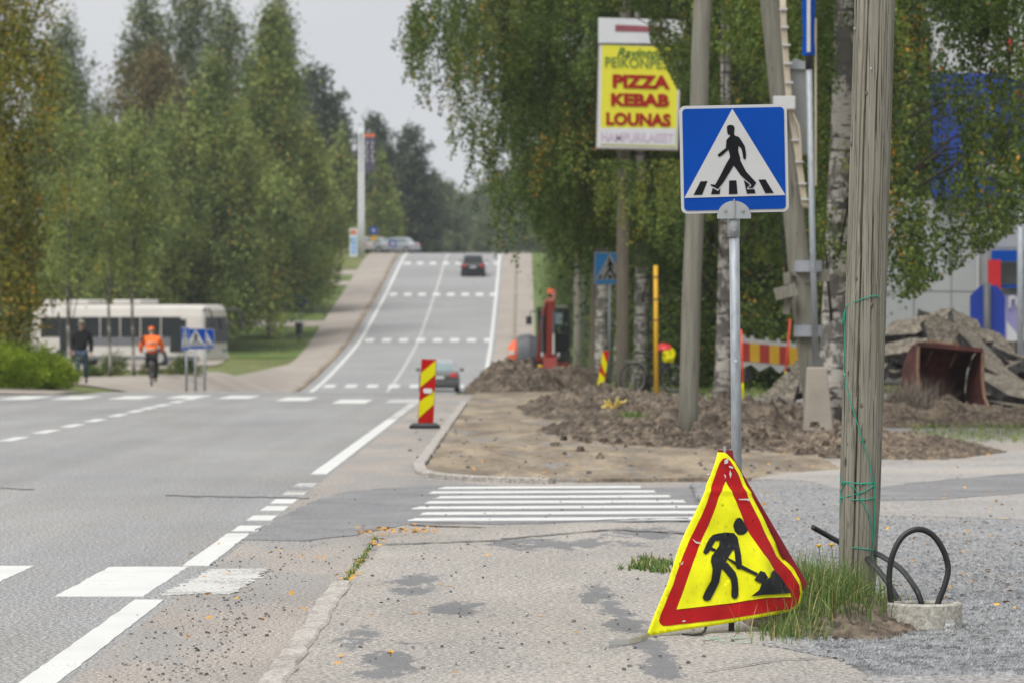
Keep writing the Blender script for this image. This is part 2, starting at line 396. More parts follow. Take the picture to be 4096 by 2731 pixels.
# ------------------------------------------------------------------ mesh helpers
class MB:
    def __init__(s): s.v = []; s.f = []; s.mi = []
    def add(s, vs, fs, mi=0):
        o = len(s.v); s.v += [tuple(p) for p in vs]
        s.f += [tuple(i+o for i in f) for f in fs]; s.mi += [mi]*len(fs)
        return s
    def box(s, c, size, rot=None, mi=0, taper=1.0):
        c = V(c); hx, hy, hz = size[0]/2, size[1]/2, size[2]/2
        vs = []
        for z in (-hz, hz):
            k = taper if z > 0 else 1
            for x, y in ((-hx,-hy),(hx,-hy),(hx,hy),(-hx,hy)):
                p = V((x*k, y*k, z))
                if rot is not None: p = rot @ p
                vs.append(c+p)
        return s.add(vs, [(3,2,1,0),(4,5,6,7),(0,1,5,4),(1,2,6,5),(2,3,7,6),(3,0,4,7)], mi)
    def tube(s, pts, r, n=8, mi=0, cap=True, flat=1.0):
        pts = [V(p) for p in pts]
        rs = r if hasattr(r, '__len__') else [r]*len(pts)
        vs = []; up = None
        for i, p in enumerate(pts):
            t = (pts[min(i+1, len(pts)-1)]-pts[max(i-1, 0)]).normalized()
            if up is None:
                a = V((0,0,1)) if abs(t.z) < .9 else V((1,0,0))
                e1 = t.cross(a).normalized()
            else:
                e1 = (up - t*up.dot(t)).normalized()
            up = e1; e2 = t.cross(e1)
            for k in range(n):
                a = 2*math.pi*k/n
                vs.append(p + e1*(math.cos(a)*rs[i]) + e2*(math.sin(a)*rs[i]*flat))
        fs = []
        for i in range(len(pts)-1):
            for k in range(n):
                k2 = (k+1) % n
                fs.append((i*n+k, i*n+k2, (i+1)*n+k2, (i+1)*n+k))
        if cap:
            fs.append(tuple(range(n-1, -1, -1))); fs.append(tuple((len(pts)-1)*n+k for k in range(n)))
        return s.add(vs, fs, mi)
    def prism(s, pts, ext, mi=0):
        pts = [V(p) for p in pts]; e = V(ext); n = len(pts)
        return s.add(pts+[p+e for p in pts], [tuple(range(n)), tuple(range(2*n-1, n-1, -1))] +
                     [(i, i+n, (i+1) % n+n, (i+1) % n) for i in range(n)], mi)
    def poly(s, pts, mi=0):
        return s.add(pts, [tuple(range(len(pts)))], mi)
    def loft(s, rings, mi=0, cap=True):
        n = len(rings[0]); vs = [p for r in rings for p in r]; fs = []
        for i in range(len(rings)-1):
            for k in range(n):
                k2 = (k+1) % n
                fs.append((i*n+k, i*n+k2, (i+1)*n+k2, (i+1)*n+k))
        if cap:
            fs.append(tuple(range(n-1, -1, -1))); fs.append(tuple((len(rings)-1)*n+k for k in range(n)))
        return s.add(vs, fs, mi)
    def ring(s, c, R_, r, axis='x', n=20, m=6, mi=0):
        vs = []; c = V(c)
        for i in range(n):
            a = 2*math.pi*i/n
            for k in range(m):
                b = 2*math.pi*k/m; q = R_+r*math.cos(b); h = r*math.sin(b)
                p = {'x': V((h, q*math.cos(a), q*math.sin(a))), 'y': V((q*math.cos(a), h, q*math.sin(a))), 'z': V((q*math.cos(a), q*math.sin(a), h))}[axis]
                vs.append(c+p)
        fs = [(i*m+k, ((i+1) % n)*m+k, ((i+1) % n)*m+(k+1) % m, i*m+(k+1) % m) for i in range(n) for k in range(m)]
        return s.add(vs, fs, mi)
    def ball(s, c, r, n=8, mi=0, jit=0):
        c = V(c); rr = r if hasattr(r, '__len__') else (r, r, r); rings = []
        for i in range(n//2+1):
            th = math.pi*i/(n//2); q = max(math.sin(th), .02)
            rings.append([c+V((rr[0]*q*math.cos(2*math.pi*k/n), rr[1]*q*math.sin(2*math.pi*k/n), -rr[2]*math.cos(th)))*(1+jit*(random.random()-.5)) for k in range(n)])
        return s.loft(rings, mi)
    def build(s, name, mats, parent=None, smooth=False, origin=None, bevel=0):
        if not isinstance(mats, (list, tuple)): mats = [mats]
        me = bpy.data.meshes.new(name)
        o = V(origin) if origin is not None else V((0,0,0))
        me.from_pydata([tuple(V(p)-o) for p in s.v], [], s.f)
        for k in mats: me.materials.append(M[k])
        if len(mats) > 1: me.polygons.foreach_set('material_index', s.mi)
        if smooth: me.polygons.foreach_set('use_smooth', [True]*len(me.polygons))
        me.update()
        ob = bpy.data.objects.new(name, me); COL.objects.link(ob)
        if parent is not None: ob.parent = parent
        if bevel:
            b = ob.modifiers.new('bevel', 'BEVEL'); b.width = bevel; b.segments = 2; b.limit_method = 'ANGLE'
        return ob
def tag(o, label=None, cat=None, group=None, kind=None):
    if label: o['label'] = label
    if cat: o['category'] = cat
    if group: o['group'] = group
    if kind: o['kind'] = kind
    return o
def thing(name, loc, label, cat, group=None, rz=0):
    o = bpy.data.objects.new(name, None); COL.objects.link(o)
    o.location = loc; o.rotation_euler = (0, 0, rz); o.empty_display_size = .2
    return tag(o, label, cat, group)
def copy_tree(o, parent=None):
    c = o.copy(); COL.objects.link(c); c.parent = parent
    for ch in list(o.children): copy_tree(ch, c)
    return c
def struct(o): o['kind'] = 'structure'; return o
def stuff(o, label=None, cat=None): o['kind'] = 'stuff'; return tag(o, label, cat)
def rough(pts, amp, step=.12):
    out = []
    n = len(pts)
    for i in range(n):
        a, b = V(pts[i]+(0,)), V(pts[(i+1) % n]+(0,))
        k = max(1, int((b-a).length/step))
        for j in range(k):
            p = a.lerp(b, j/k)
            out.append((p.x+random.gauss(0, amp), p.y+random.gauss(0, amp*1.5)))
    return out
def sheet_poly(name, pts, dz, mat, parent=None, hold=True):
    mb = MB(); n = len(pts)      # top face with a skirt down into the ground, so that no gap shows under the edge
    top = [(x, d, H(x, d)+dz) for x, d in pts]; low = [(x, d, H(x, d)-.02) for x, d in pts]
    if sum(pts[i][0]*pts[(i+1) % n][1]-pts[(i+1) % n][0]*pts[i][1] for i in range(n)) < 0: top.reverse(); low.reverse()
    mb.add(top+low, [tuple(range(n))]+[(i, n+i, n+(i+1) % n, (i+1) % n) for i in range(n)])
    return mb.build(name, mat, parent)
def strip(name, x0, x1, d0, d1, dz, mat, parent=None, nx=1, step=None, jit=0):
    """sheet that follows the terrain; x0, x1 numbers or functions of distance"""
    f0 = x0 if callable(x0) else (lambda d: x0); f1 = x1 if callable(x1) else (lambda d: x1)
    ds = [d0]+[d for d in DG if d0 < d < d1]+[d1]
    if step: ds = sorted(set(ds+list(np.arange(d0, d1, step))))
    vs = []; fs = []
    for d in ds:
        a, b = f0(d)+random.gauss(0, jit), f1(d)+random.gauss(0, jit)
        for i in range(nx+1):
            x = a+(b-a)*i/nx
            vs.append((x, d, H(x, d)+dz))
    w = nx+1
    for j in range(len(ds)-1):
        for i in range(nx): fs.append((j*w+i, j*w+i+1, (j+1)*w+i+1, (j+1)*w+i))
    return MB().add(vs, fs).build(name, mat, parent)

# ------------------------------------------------------------------ the setting
XG = [-900,-400,-200,-120,-80,-60,-45,-36,-30,-26,-22,-19,-17,-15.5]+[round(-14.6+.4*i, 2) for i in range(45)]+[4,5,6,7,8,10,12,15,18,22,28,36,50,80,120,200,400,900]
mb = MB()
vs = [(x, d, H(x, d)-.03) for d in DG for x in XG]
w = len(XG)
fs = [(j*w+i, j*w+i+1, (j+1)*w+i+1, (j+1)*w+i) for j in range(len(DG)-1) for i in range(w-1)]
terrain = struct(mb.add(vs, fs).build('terrain', 'verge'))

# main road: wide at the near junction, 8 m on the hill
road = struct(strip('main_road', lambda d: -22 if d < 93 else (-22+12*ss(93, 99, d)), -2.02, 8, 99, 0, 'asphalt', nx=24))
hill_road = struct(strip('hill_road', -10.0, -1.55, 99, 600, .002, 'asphalt_far', nx=4))
shoulder = struct(strip('road_shoulder', -2.02, -1.0, 8, 99, 0, 'asphalt_dusty'))
wk_r = struct(strip('hill_pavement', -1.55, .75, 175, 420, .006, 'paving_tan', nx=6))
wk_l = struct(strip('hill_footpath', -12.6, -10.0, 186, 420, .008, 'paving_tan', nx=6))
kerb_l = struct(strip('hill_kerb', -10.35, -10.1, 186, 400, .07, 'sand', nx=1))
kerb_r = struct(strip('hill_kerb', -.55, -.40, 190, 400, .05, 'sand', nx=1))
turf_l = struct(strip('grass_verge', -19, -12.6, 244, 330, .012, 'turf', nx=12))
turf_r = struct(strip('grass_verge', .75, 6, 185, 400, .012, 'turf', nx=6))
# paths cutting the left verge
for (a, b_) in ((271, 276), (313, 318), (325, 331)):
    struct(strip('side_path', -30, -12.5, a, b_, .02, 'paving_tan', nx=14))
# level ground beyond the junction on the left: footway, then grass, then yard by the bus
struct(strip('footway', -32, -10.6, 98.5, 106, .012, 'paving_tan', nx=24))
struct(strip('grass_strip', -32, -12.2, 106, 110, .02, 'verge', nx=24))
struct(strip('footpath', -34, -11.0, 128, 166, .014, 'paving_tan', nx=24))
struct(strip('bus_yard', -50, -16.5, 200, 246, .014, 'paving_tan', nx=24))
struct(strip('footpath_bend', lambda d: -14-2.*ss(190, 160, d), -10.4, 166, 190, .014, 'paving_tan', nx=10))

# near pavement, its kerb and the yard to the right
walk = struct(sheet_poly('pavement', rough([(-1.055, 8), (14, 8), (14, 34.2), (.4, 34.2), (-.6, 33.0), (-.98, 31.6), (-1.055, 26.3)], .012, .5), .03, 'asphalt_walk'))
def kerb(name, path, w_, h_, mat='kerb_concrete'):
    mb = MB(); rings = []
    n = len(path)
    for i, (x, d) in enumerate(path):
        a, b = V(path[max(0, i-1)]+(0,)), V(path[min(n-1, i+1)]+(0,))
        t = (b-a).normalized(); nrm = V((t.y, -t.x, 0))
        c = V((x, d, H(x, d))); j = random.gauss(0, .006)
        prof_ = [(-.5*w_, -.04), (-.5*w_, h_*.72), (-.40*w_, h_*.96), (-.1*w_, h_), (.38*w_, h_*1.0), (.5*w_, h_*.8), (.5*w_, -.04)]
        rings.append([c+nrm*(u+j)+V((0, 0, z+random.gauss(0, .002))) for u, z in prof_])
    mb.loft(rings)
    return struct(mb.build(name, mat))
kerb('kerb', [(-1.09, d) for d in np.arange(8, 26.4, .3)], .125, .043)
pth = [(-1.14, 86-.8*i) for i in range(48)]+[(-1.13, 47.4), (-1.08, 46.2), (-.98, 45.3), (-.78, 44.6), (-.5, 44.0), (-.1, 43.6), (.3, 43.3)]
kerb('kerb', pth, .13, .055)
# ripped-up pavement beyond the drive: bare sand with asphalt scraps and tracks
sandp = struct(sheet_poly('stripped_pavement', rough([(-1.06, 99), (-1.06, 47), (-.95, 45.4), (-.6, 44.4), (0, 43.9), (.6, 43.6), (2.2, 43.9), (3.4, 44.4), (3.6, 60), (1.5, 99)], .015, .5), .035, 'sand'))
struct(sheet_poly('drive', [(-1.0, 99), (-1.0, 32), (16, 32), (16, 99)], .003, 'asphalt_dusty'))
# darker drive patch, worn spots in the pavement
sheet_poly('drive_patch', rough([gd(*q) for q in [(560,1240),(640,1190),(720,1150),(800,1128),(960,1115),(1090,1113),(1180,1120),(1600,1120),(1610,1204),(930,1205),(800,1232),(700,1243)]], .02, .2), .006, 'asphalt_patch', road)
def crackline(px, wpx, dz, parent, mat='crack', n=10):
    pts = []
    for i in range(len(px)-1):
        for k in range(n): pts.append((px[i][0]+(px[i+1][0]-px[i][0])*k/n, px[i][1]+(px[i+1][1]-px[i][1])*k/n+random.gauss(0, .5)))
    a = [gd(x, y) for x, y in pts]; b = [gd(x, y+wpx*(.4+random.random())) for x, y in pts]
    mb = MB(); n_ = len(a)
    mb.add([(x, d, H(x, d)+dz) for x, d in a+b], [(i, i+1, n_+i+1, n_+i) for i in range(n_-1)])
    mb.build('crack', mat, parent)
crackline([(380,1137),(620,1141),(720,1143)], 2.0, .004, road)
crackline([(0,1120),(90,1124)], 1.6, .004, road)
crackline([(1150,1247),(1400,1225),(1600,1235)], 2.2, .0375, walk)
crackline([(830,1262),(1000,1256),(1180,1248)], 1.5, .0378, walk)
crackline([(1620,1560),(1800,1530),(1960,1525)], 1.2, .0381, walk)
crackline([(940,1205),(1150,1212),(1420,1200),(1600,1196)], 2.5, .0325, walk)
# green spray mark by the sign foot
for i in range(9):
    x, y = random.uniform(1600, 1700), random.uniform(1478, 1492)
    crackline([(x, y), (x+random.uniform(20, 50), y-2)], .9, .0384+.0003*i, walk, 'spray_green', 3)
# gravel yard over the pavement, and the side road crossing it
yard = struct(sheet_poly('gravel_yard', rough([gd(*q) for q in [(1995,1568),(1955,1535),(1830,1512),(1750,1495),(1860,1440),(1870,1360),(1800,1290),(1730,1240),(1690,1190),(1600,1150),(1590,1118)]]+[(3.0,43.6),(16,43.6),(16,8),gd(2005,1600)], .02, .1), .038, 'gravel_base'))
side = struct(sheet_poly('side_road', rough([gd(*q) for q in [(2000,1195),(1985,1150),(1850,1112),(1720,1108),(1800,1095),(2000,1080),(2200,1062),(2352,1040),(2700,1020),(2700,1205),(2352,1205),(2200,1198)]], .02, .2), .043, 'side_asphalt'))
sheet_poly('swept_band', rough([gd(*q) for q in [(2010,1130),(2150,1112),(2352,1095),(2600,1085),(2600,1130),(2352,1142),(2150,1158),(2020,1160)]], .03, .3), .047, 'asphalt_patch', side)

# painted markings
def mark(name, quad, dz, mat, parent, amp=.006, step=.1):
    return sheet_poly(name, rough(quad, amp, step) if amp else quad, dz, mat, parent)
mark('crosswalk_stripe', [(-2.735,25.4),(-2.215,25.4),(-2.19,28.5),(-2.70,28.5)], .003, 'road_paint', road, .005)
mark('crosswalk_stripe', [(-3.76,25.4),(-3.24,25.4),(-3.21,28.6),(-3.72,28.6)], .003, 'road_paint', road, .005)
wst = mark('crosswalk_stripe', [(-2.13,25.5),(-1.72,25.6),(-1.62,28.2),(-2.0,28.2)], .006, 'road_paint_worn', shoulder, .02)
wst['label'] = 'crosswalk stripe worn down to white remnants'
EL = -2.15
def seg(d0, d1, w_=.17, mat='road_paint', x=EL, name='edge_line', parent=None, dz=.0045):
    return mark(name, [(x-w_/2, d0), (x+w_/2, d0), (x+w_/2, d1), (x-w_/2, d1)], dz, mat, parent or road, .003, .2)
seg(14, 25.1); seg(28.6, 33.0)
for y in (1212, 1188, 1166, 1150): seg(gd(0, y)[1]-.55, gd(0, y)[1]+.35, .2, x=EL+.02)
for y in (1131, 1113): seg(gd(0, y)[1]-.5, gd(0, y)[1]+.4, .2, 'road_paint_worn', x=EL+.02)
seg(45.9, 72); seg(72, 86, mat='road_paint_worn')
for y in (1008, 991, 977, 965, 953, 944, 937, 930, 922, 915):
    d = gd(0, y)[1]; seg(d-1.0, d+1.0, .2, 'road_paint_far', -6.97, 'centre_dash')
for i, x in enumerate((60, 176, 305, 435, 550, 683, 810, 930)):
    y = (912, 912, 911, 909, 910, 915, 921, 920)[i]; d = gd(x, y)[1]; X = (x-VX)/FP*d
    mark('crosswalk_stripe', [(X-.33, d-2.2), (X+.33, d-2.2), (X+.33, d+2.2), (X-.33, d+2.2)], .004, 'road_paint_worn' if i == 7 else 'road_paint_far', road, 0)
# drive crosswalk: seven long stripes
for i in range(7):
    d = 34.95+i*1.13; x1 = 1.75-.1*i if i else 1.4
    a = -.93+.06*math.sin(i*2.1)+i*.02
    mark('crosswalk_stripe', [(a, d), (x1, d+.25), (x1, d+.75), (a+.05, d+.5)], .0095, 'road_paint', road, .008, .12)
mark('crosswalk_stripe', [(.9, 34.3), (1.8, 34.55), (1.8, 34.7), (.9, 34.45)], .0095, 'road_paint_worn', road, .006, .1)
strip('edge_line', -9.62, -9.42, 186, 400, .012, 'road_paint_far', hill_road)
strip('edge_line', -1.93, -1.73, 186, 400, .012, 'road_paint_far', hill_road)
d = 187
while d < 366:
    strip('centre_dash', -6.18, -6.02, d, d+1.6, .012, 'road_paint_far', hill_road); d += 2.6
for dd, L_, s_ in ((256, 3.6, 39), (303, 3.4, 33), (340, 3.4, 29.4), (203, 3.5, 50)):
    for k in range(8):
        x = -9.25+k*1.0
        strip('crosswalk_stripe', x, x+.52, dd-L_/2, dd+L_/2, .016, 'road_paint_far', hill_road)

# ------------------------------------------------------------------ leaves, trees, grass
def leaf_mesh(name, P, A, N, L, W, tone, mat, parent):
    """one quad per leaf: P base, A axis, N normal (n x 3), L length, W width"""
    n = len(P)
    A = A/np.linalg.norm(A, axis=1, keepdims=True)
    S = np.cross(A, N); S /= np.maximum(np.linalg.norm(S, axis=1, keepdims=True), 1e-6)
    L = np.broadcast_to(L, (n,))[:, None]; W = np.broadcast_to(W, (n,))[:, None]
    co = np.empty((n, 4, 3), np.float32)
    co[:, 0] = P; co[:, 1] = P+A*L*.45+S*W*.5; co[:, 2] = P+A*L; co[:, 3] = P+A*L*.45-S*W*.5
    me = bpy.data.meshes.new(name)
    me.vertices.add(4*n); me.vertices.foreach_set('co', co.ravel())
    me.loops.add(4*n); me.loops.foreach_set('vertex_index', np.arange(4*n, dtype=np.int32))
    me.polygons.add(n)
    me.polygons.foreach_set('loop_start', np.arange(0, 4*n, 4, dtype=np.int32))
    me.update(calc_edges=True)
    at_ = me.attributes.new('tone', 'FLOAT', 'FACE')
    at_.data.foreach_set('value', np.clip(tone, 0, 1).astype(np.float32))
    me.materials.append(M[mat])
    o = bpy.data.objects.new(name, me); COL.objects.link(o); o.parent = parent
    return o
def rdir(n):
    v = rng.normal(size=(n, 3)); return v/np.linalg.norm(v, axis=1, keepdims=True)
def trunk_mesh(parent, h, r0, r1, mat, lean=(0, 0), limbs=(), wob=.05, name='trunk', n=10, flare=1.25):
    mb = MB(); k = 12; pts = []; rs = []
    for i in range(k+1):
        t = i/k
        pts.append((lean[0]*t+wob*math.sin(5*t+h), lean[1]*t+wob*math.cos(4*t+h), -.15+(h+.15)*t))
        rs.append((r0+(r1-r0)*t)*(flare if i == 0 else 1))
    mb.tube(pts, rs, n)
    for (a, b, c, ra) in limbs: mb.tube([a, b, c], [ra, ra*.6, ra*.2], 5, 1)
    return mb.build(name, [mat, 'twig_bark'], parent, smooth=True)
def env_r(env, z):
    return np.interp(z, [e[0] for e in env], [e[1] for e in env])
def weeping(name, loc, label, h, env, n_bough, leaf=.055, mat='birch_leaf', tr=.2, off=(0, 0), gold=.06, extra=(), lens=(.35, 1.7), sp=.021, bark='birch_bark', group=None, cut=None, per=17, tonesh=0., zoff=0.):
    """birch: boughs arch out from the trunk, each carries a spray of hanging leafy twigs"""
    root = thing(name, loc, label, 'tree', group)
    z0, z1 = env[0][0], env[-1][0]; mxr = max(e[1] for e in env)
    zs = rng.uniform(z0+.2, z1, n_bough*3)
    zs = zs[rng.random(len(zs)) < (env_r(env, zs)/mxr)**1.3+.08][:n_bough]; n = len(zs)
    th = rng.uniform(0, 2*np.pi, n); rr = env_r(env, zs)*rng.uniform(.1, 1, n)**.5*rng.uniform(.85, 1.08, n)
    tip = np.stack([off[0]+rr*np.cos(th), off[1]+rr*np.sin(th), zs], 1)
    btone = rng.normal(.42+tonesh, .17, n); bgold = rng.random(n) < gold*1.3
    S = []; LN = []; BI = []
    for b in range(n):
        k = rng.poisson(per)+3; u = rng.uniform(-.55, .12, k)
        dirv = np.array([math.cos(th[b]), math.sin(th[b]), -.25])
        p = tip[b]+dirv[None]*(u*min(2.4, rr[b]+.4))[:, None]+rng.normal(0, .13, (k, 3))
        l_ = rng.uniform(*lens, k)*rng.uniform(.6, 1.15)
        S.append(p); LN.append(l_); BI += [b]*k
    st = np.concatenate(S); ln = np.concatenate(LN); bi = np.array(BI)
    rl = np.hypot(st[:, 0]-off[0], st[:, 1]-off[1])
    low = np.array([np.interp(r_, [e[1] for e in env[:4]], [e[0] for e in env[:4]]) for r_ in rl])
    ln = np.clip(np.minimum(ln, st[:, 2]-low+.25), .15, None)
    if len(extra):
        ex = np.array([e[:3] for e in extra])-np.array(loc); st = np.concatenate([st, ex]); ln = np.concatenate([ln, [e[3] for e in extra]])
        bi = np.concatenate([bi, rng.integers(0, n, len(ex))])
    cnt = np.maximum(5, (ln/sp).astype(int)); idx = np.repeat(np.arange(len(st)), cnt); m_ = len(idx)
    t = rng.random(m_)**.8; sway = rng.normal(0, .12, (len(st), 2))
    P = st[idx].copy(); P[:, 2] -= t*ln[idx]
    P[:, :2] += sway[idx]*t[:, None]*ln[idx][:, None]+rng.normal(0, .038, (m_, 2)); P += rng.normal(0, .018, (m_, 3))
    if cut is not None:
        k = cut(P+np.array(loc)); P = P[k]; idx = idx[k]; m_ = len(P)
    A = rdir(m_)*.75+np.array([0, 0, -.75]); q = bi[idx]
    tone = btone[q]+rng.normal(0, .10, m_)
    tone = np.where(bgold[q] & (rng.random(m_) < .35), rng.uniform(.80, 1, m_), np.minimum(tone, .8))
    tone = np.where(rng.random(m_) < gold*.12, rng.uniform(.85, 1, m_), tone)
    L = leaf*rng.uniform(.65, 1.3, m_)
    limbs = []
    for b in rng.choice(n, min(n, 34), replace=False):
        qp = tip[b]; zb = float(np.clip(qp[2]-.8-rng.random()*1.6, 1.2, h*.9))
        limbs.append(((off[0]*.2*zb/h, off[1]*.2*zb/h, zb), (qp[0]*.5, qp[1]*.5, (zb+qp[2])/2+.45), tuple(qp), tr*.12))
    if cut is not None:
        limbs = [l_ for l_ in limbs if bool(cut((np.array([l_[1], l_[2]])+np.array(loc))).all())]
    trunk_mesh(root, h*.93, tr, tr*.25, bark, (off[0]*.2, off[1]*.2), limbs)
    leaf_mesh('crown', P, A, rdir(m_), L, L*.8, tone, mat, root)
    return root
def bushy(name, loc, label, h, env, n_clump, per, size, mat, tr=.15, bark='birch_bark', csz=(.5, .5, .8), gold=.04, group=None, cat='tree', stem=True, tonesh=0., droop=-.45, shell=.45):
    root = thing(name, loc, label, cat, group)
    z0, z1 = env[0][0], env[-1][0]
    zs = rng.uniform(z0, z1, n_clump*2); mxr = max(e[1] for e in env)
    zs = zs[rng.random(len(zs)) < env_r(env, zs)/mxr*.9+.1][:n_clump]; n = len(zs)
    th = rng.uniform(0, 2*np.pi, n); rr = env_r(env, zs)*rng.uniform(.05, 1, n)**shell*rng.uniform(.8, 1.08, n)
    ph = rng.uniform(0, 6.28, 4); rr = rr*(1+.2*np.sin(3*th+ph[0]+zs*.9)+.17*np.sin(5*th-zs*1.7+ph[1])+.16*np.sin(zs*2.3+ph[2]))
    C = np.stack([rr*np.cos(th), rr*np.sin(th), zs], 1)
    ctone = rng.normal(.44+tonesh, .21, n); cg = rng.random(n) < gold*2
    idx = np.repeat(np.arange(n), per); m_ = len(idx)
    P = C[idx]+rng.normal(0, 1, (m_, 3))*np.array(csz)*rng.uniform(.5, 1.1, n)[idx][:, None]
    P[:, 2] = np.maximum(P[:, 2], .02)
    A = rdir(m_)+np.array([0, 0, droop]); tone = ctone[idx]+rng.normal(0, .12, m_)
    tone = np.where(cg[idx] & (rng.random(m_) < .3), rng.uniform(.8, 1, m_), np.minimum(tone, .82))
    L = size*rng.uniform(.6, 1.35, m_)
    if stem:
        limbs = []
        for i in range(14):
            q = C[rng.integers(0, n)]; zb = max(.5, q[2]-1-rng.random()*1.5)
            limbs.append(((0, 0, zb), tuple(np.array(q)*[.5, .5, 1]-[0, 0, .4]), tuple(q), tr*.3))
        trunk_mesh(root, h*.92, tr, tr*.2, bark, (0, 0), limbs, n=7)
    else:
        sm = MB()
        for i in range(7):
            q = C[rng.integers(0, n)]; sm.tube([(0, 0, -.08), tuple(np.array(q)*.5), tuple(q)], [.03, .014, .005], 5)
        sm.build('stems', 'bark', root)
    leaf_mesh('crown' if stem else 'foliage', P, A, rdir(m_), L, L*.8, tone, mat, root)
    return root
def dup(src, loc, rz, sc, label, wide=1.):
    c = copy_tree(src); c.location = loc; c.rotation_euler = (0, 0, rz); c.scale = (sc*wide, sc*wide, sc); c['label'] = label
    return c
def base(x, d, dz=0.): return (x, d, H(x, d)+dz)
def bx(xpix, d): return base((xpix-VX)/FP*d, d)

# --- right-hand birches, nearest first
GR = 'birches along the right side of the road'
def ex_region(poly_px, d, n, ln=(.5, 1.2)):
    out = []
    for i in range(n):
        x0, y0, x1, y1 = random.choice(poly_px)
        p = at(random.uniform(x0, x1), random.uniform(y0, y1), d+random.uniform(-1.2, 1.2)); out.append((p.x, p.y, p.z, random.uniform(*ln)))
    return out
def signgap(W):                     # crowns are trimmed free in front of the restaurant sign, bar a few twigs at its upper right
    xi = VX+W[:, 0]/W[:, 1]*FP; yi = HZ-(W[:, 2]-CH)/W[:, 1]*FP
    front = (W[:, 1] < 98.2) & (xi > 1355) & (xi < 1600) & (yi > 25) & (yi < 365)
    twigs = (xi > 1490+np.maximum(yi-80, 0)*.55) & (yi < 205)
    sign2 = (W[:, 1] < 108.5) & (xi > 1362) & (xi < 1440) & (yi > 566) & (yi < 680)
    return ~((front & ~twigs) | sign2)
T1 = weeping('birch_tree', bx(1912, 62), 'thick old birch with furrowed white trunk just behind the leaning pole', 13,
             [(2.3, 1.1), (2.9, 2.2), (4, 3.4), (6, 4.6), (9, 4.8), (12, 2.5), (13.5, .3)], 170, .06, tr=.235, off=(1.3, .6), gold=.10, group=GR,
             extra=ex_region([(2030,360,2200,620), (2060,450,2160,680), (2210,300,2352,520), (2060,100,2352,420), (2300,480,2360,560)], 60, 230, (.4, .9))
                 + ex_region([(1600,-60,1860,150), (1640,80,1750,230)], 61, 80, (.5, 1.1)),
             cut=lambda W: ~((W[:, 0] < 4.15) & (W[:, 2] < 4.9+(4.15-W[:, 0])*.5)) & (W[:, 2] > 1.95+np.maximum(0, W[:, 0]/W[:, 1]*62-5.6)*.7))
T2 = weeping('birch_tree', bx(1470, 103), 'birch with pale trunk behind the yellow marker pole', 14,
             [(3.0, 1.6), (3.6, 2.6), (4.4, 3.3), (6.5, 4.5), (8.6, 5.5), (11, 5.0), (14, 1), (14.5, .3)], 235, .064, tr=.21, gold=.04, lens=(.4, 1.8), sp=.018, per=20, group=GR,
             extra=ex_region([(1500,20,1575,130), (1530,60,1580,200), (1480,30,1540,120)], 86, 55, (.4, .75))+ex_region([(930,20,985,90), (950,30,1100,170), (1030,150,1160,300), (1080,260,1170,400), (1130,380,1210,520)], 96, 190, (.4, 1.1))
                 + ex_region([(1010,-60,1110,20), (940,-60,1010,40)], 94, 70, (.5, 1.2)),
             cut=signgap)
T3 = weeping('birch_tree', bx(1662, 84), 'birch standing right of the slender grey wooden pole', 13,
             [(3.0, 1.6), (3.7, 2.5), (5, 3.3), (8, 4.2), (11, 3.4), (13.5, .4)], 150, .058, tr=.17, gold=.05, group=GR,
             cut=signgap)
T4 = weeping('birch_tree', bx(1378, 116), 'birch with white trunk behind the pole under the yellow restaurant sign', 14,
             [(4.2, 1.4), (5.2, 2.2), (7, 3.3), (9, 4.3), (12, 3.2), (14, .4)], 130, .07, tr=.19, gold=.05, sp=.028, group=GR, cut=signgap)
T5 = weeping('birch_tree', bx(1420, 138), 'birch between the excavator and the wooden poles', 13.5,
             [(4.4, 1.5), (5.5, 2.4), (7, 3.3), (9.5, 3.9), (12, 2.8), (13.8, .4)], 130, .08, tr=.18, gold=.05, sp=.03, group=GR)
for x, d, s, lab in ((1385, 176, 1.0, 'birch right behind the excavator cab'), (1345, 222, 1.0, 'birch at the pavement edge some way up behind the excavator'), (1315, 280, .9, 'birch half way up the hill on the right'), (1290, 335, .8, 'birch near the crest on the right')):
    dup(T5, bx(x, d), random.uniform(0, 6), s, lab)
# screen of darker birches further in from the road
GB = 'dense trees behind the right-hand poles'
B1 = bushy('leafy_tree', bx(1760, 104), 'dense tree behind the red and yellow barrier', 12, [(.4, 1.7), (2, 2.5), (5, 2.8), (9, 2.3), (12, .5)], 700, 42, .12, 'birch_leaf', .16, gold=.03, group=GB, tonesh=-.1)
for x, d, s, lab in ((1610, 118, 1.05, 'dense tree behind the slender grey pole'), (1590, 134, 1.1, 'dense tree behind the parked bicycle'), (1535, 160, 1.1, 'dense tree right of the excavator'),
                     (1900, 122, 1.1, 'dense tree behind the thick old birch'), (1690, 140, 1.25, 'dense tree deepest behind the barrier')):
    dup(B1, bx(x, d), random.uniform(0, 6), s, lab)
for x, d, s, lab in ((1345, 205, .62, 'small dense tree above the excavator roof'), (1310, 260, .6, 'small dense tree on the bank right of the hill pavement'), (2010, 128, 1.15, 'dense tree left of the grey shop wall'), (2120, 150, 1.5, 'dense tree rising behind the shop hall')):
    dup(B1, bx(x, d), random.uniform(0, 6), s, lab)
B1['group'] = GB
U1 = bushy('shrub', bx(1690, 102), 'low green undergrowth left of the barrier', 2, [(.05, 1.4), (.8, 1.7), (1.6, 1.1), (2.2, .2)], 240, 40, .09, 'birch_leaf', gold=.03, cat='shrub', stem=False, csz=(.22, .22, .25), tonesh=-.05, group='undergrowth on the right')
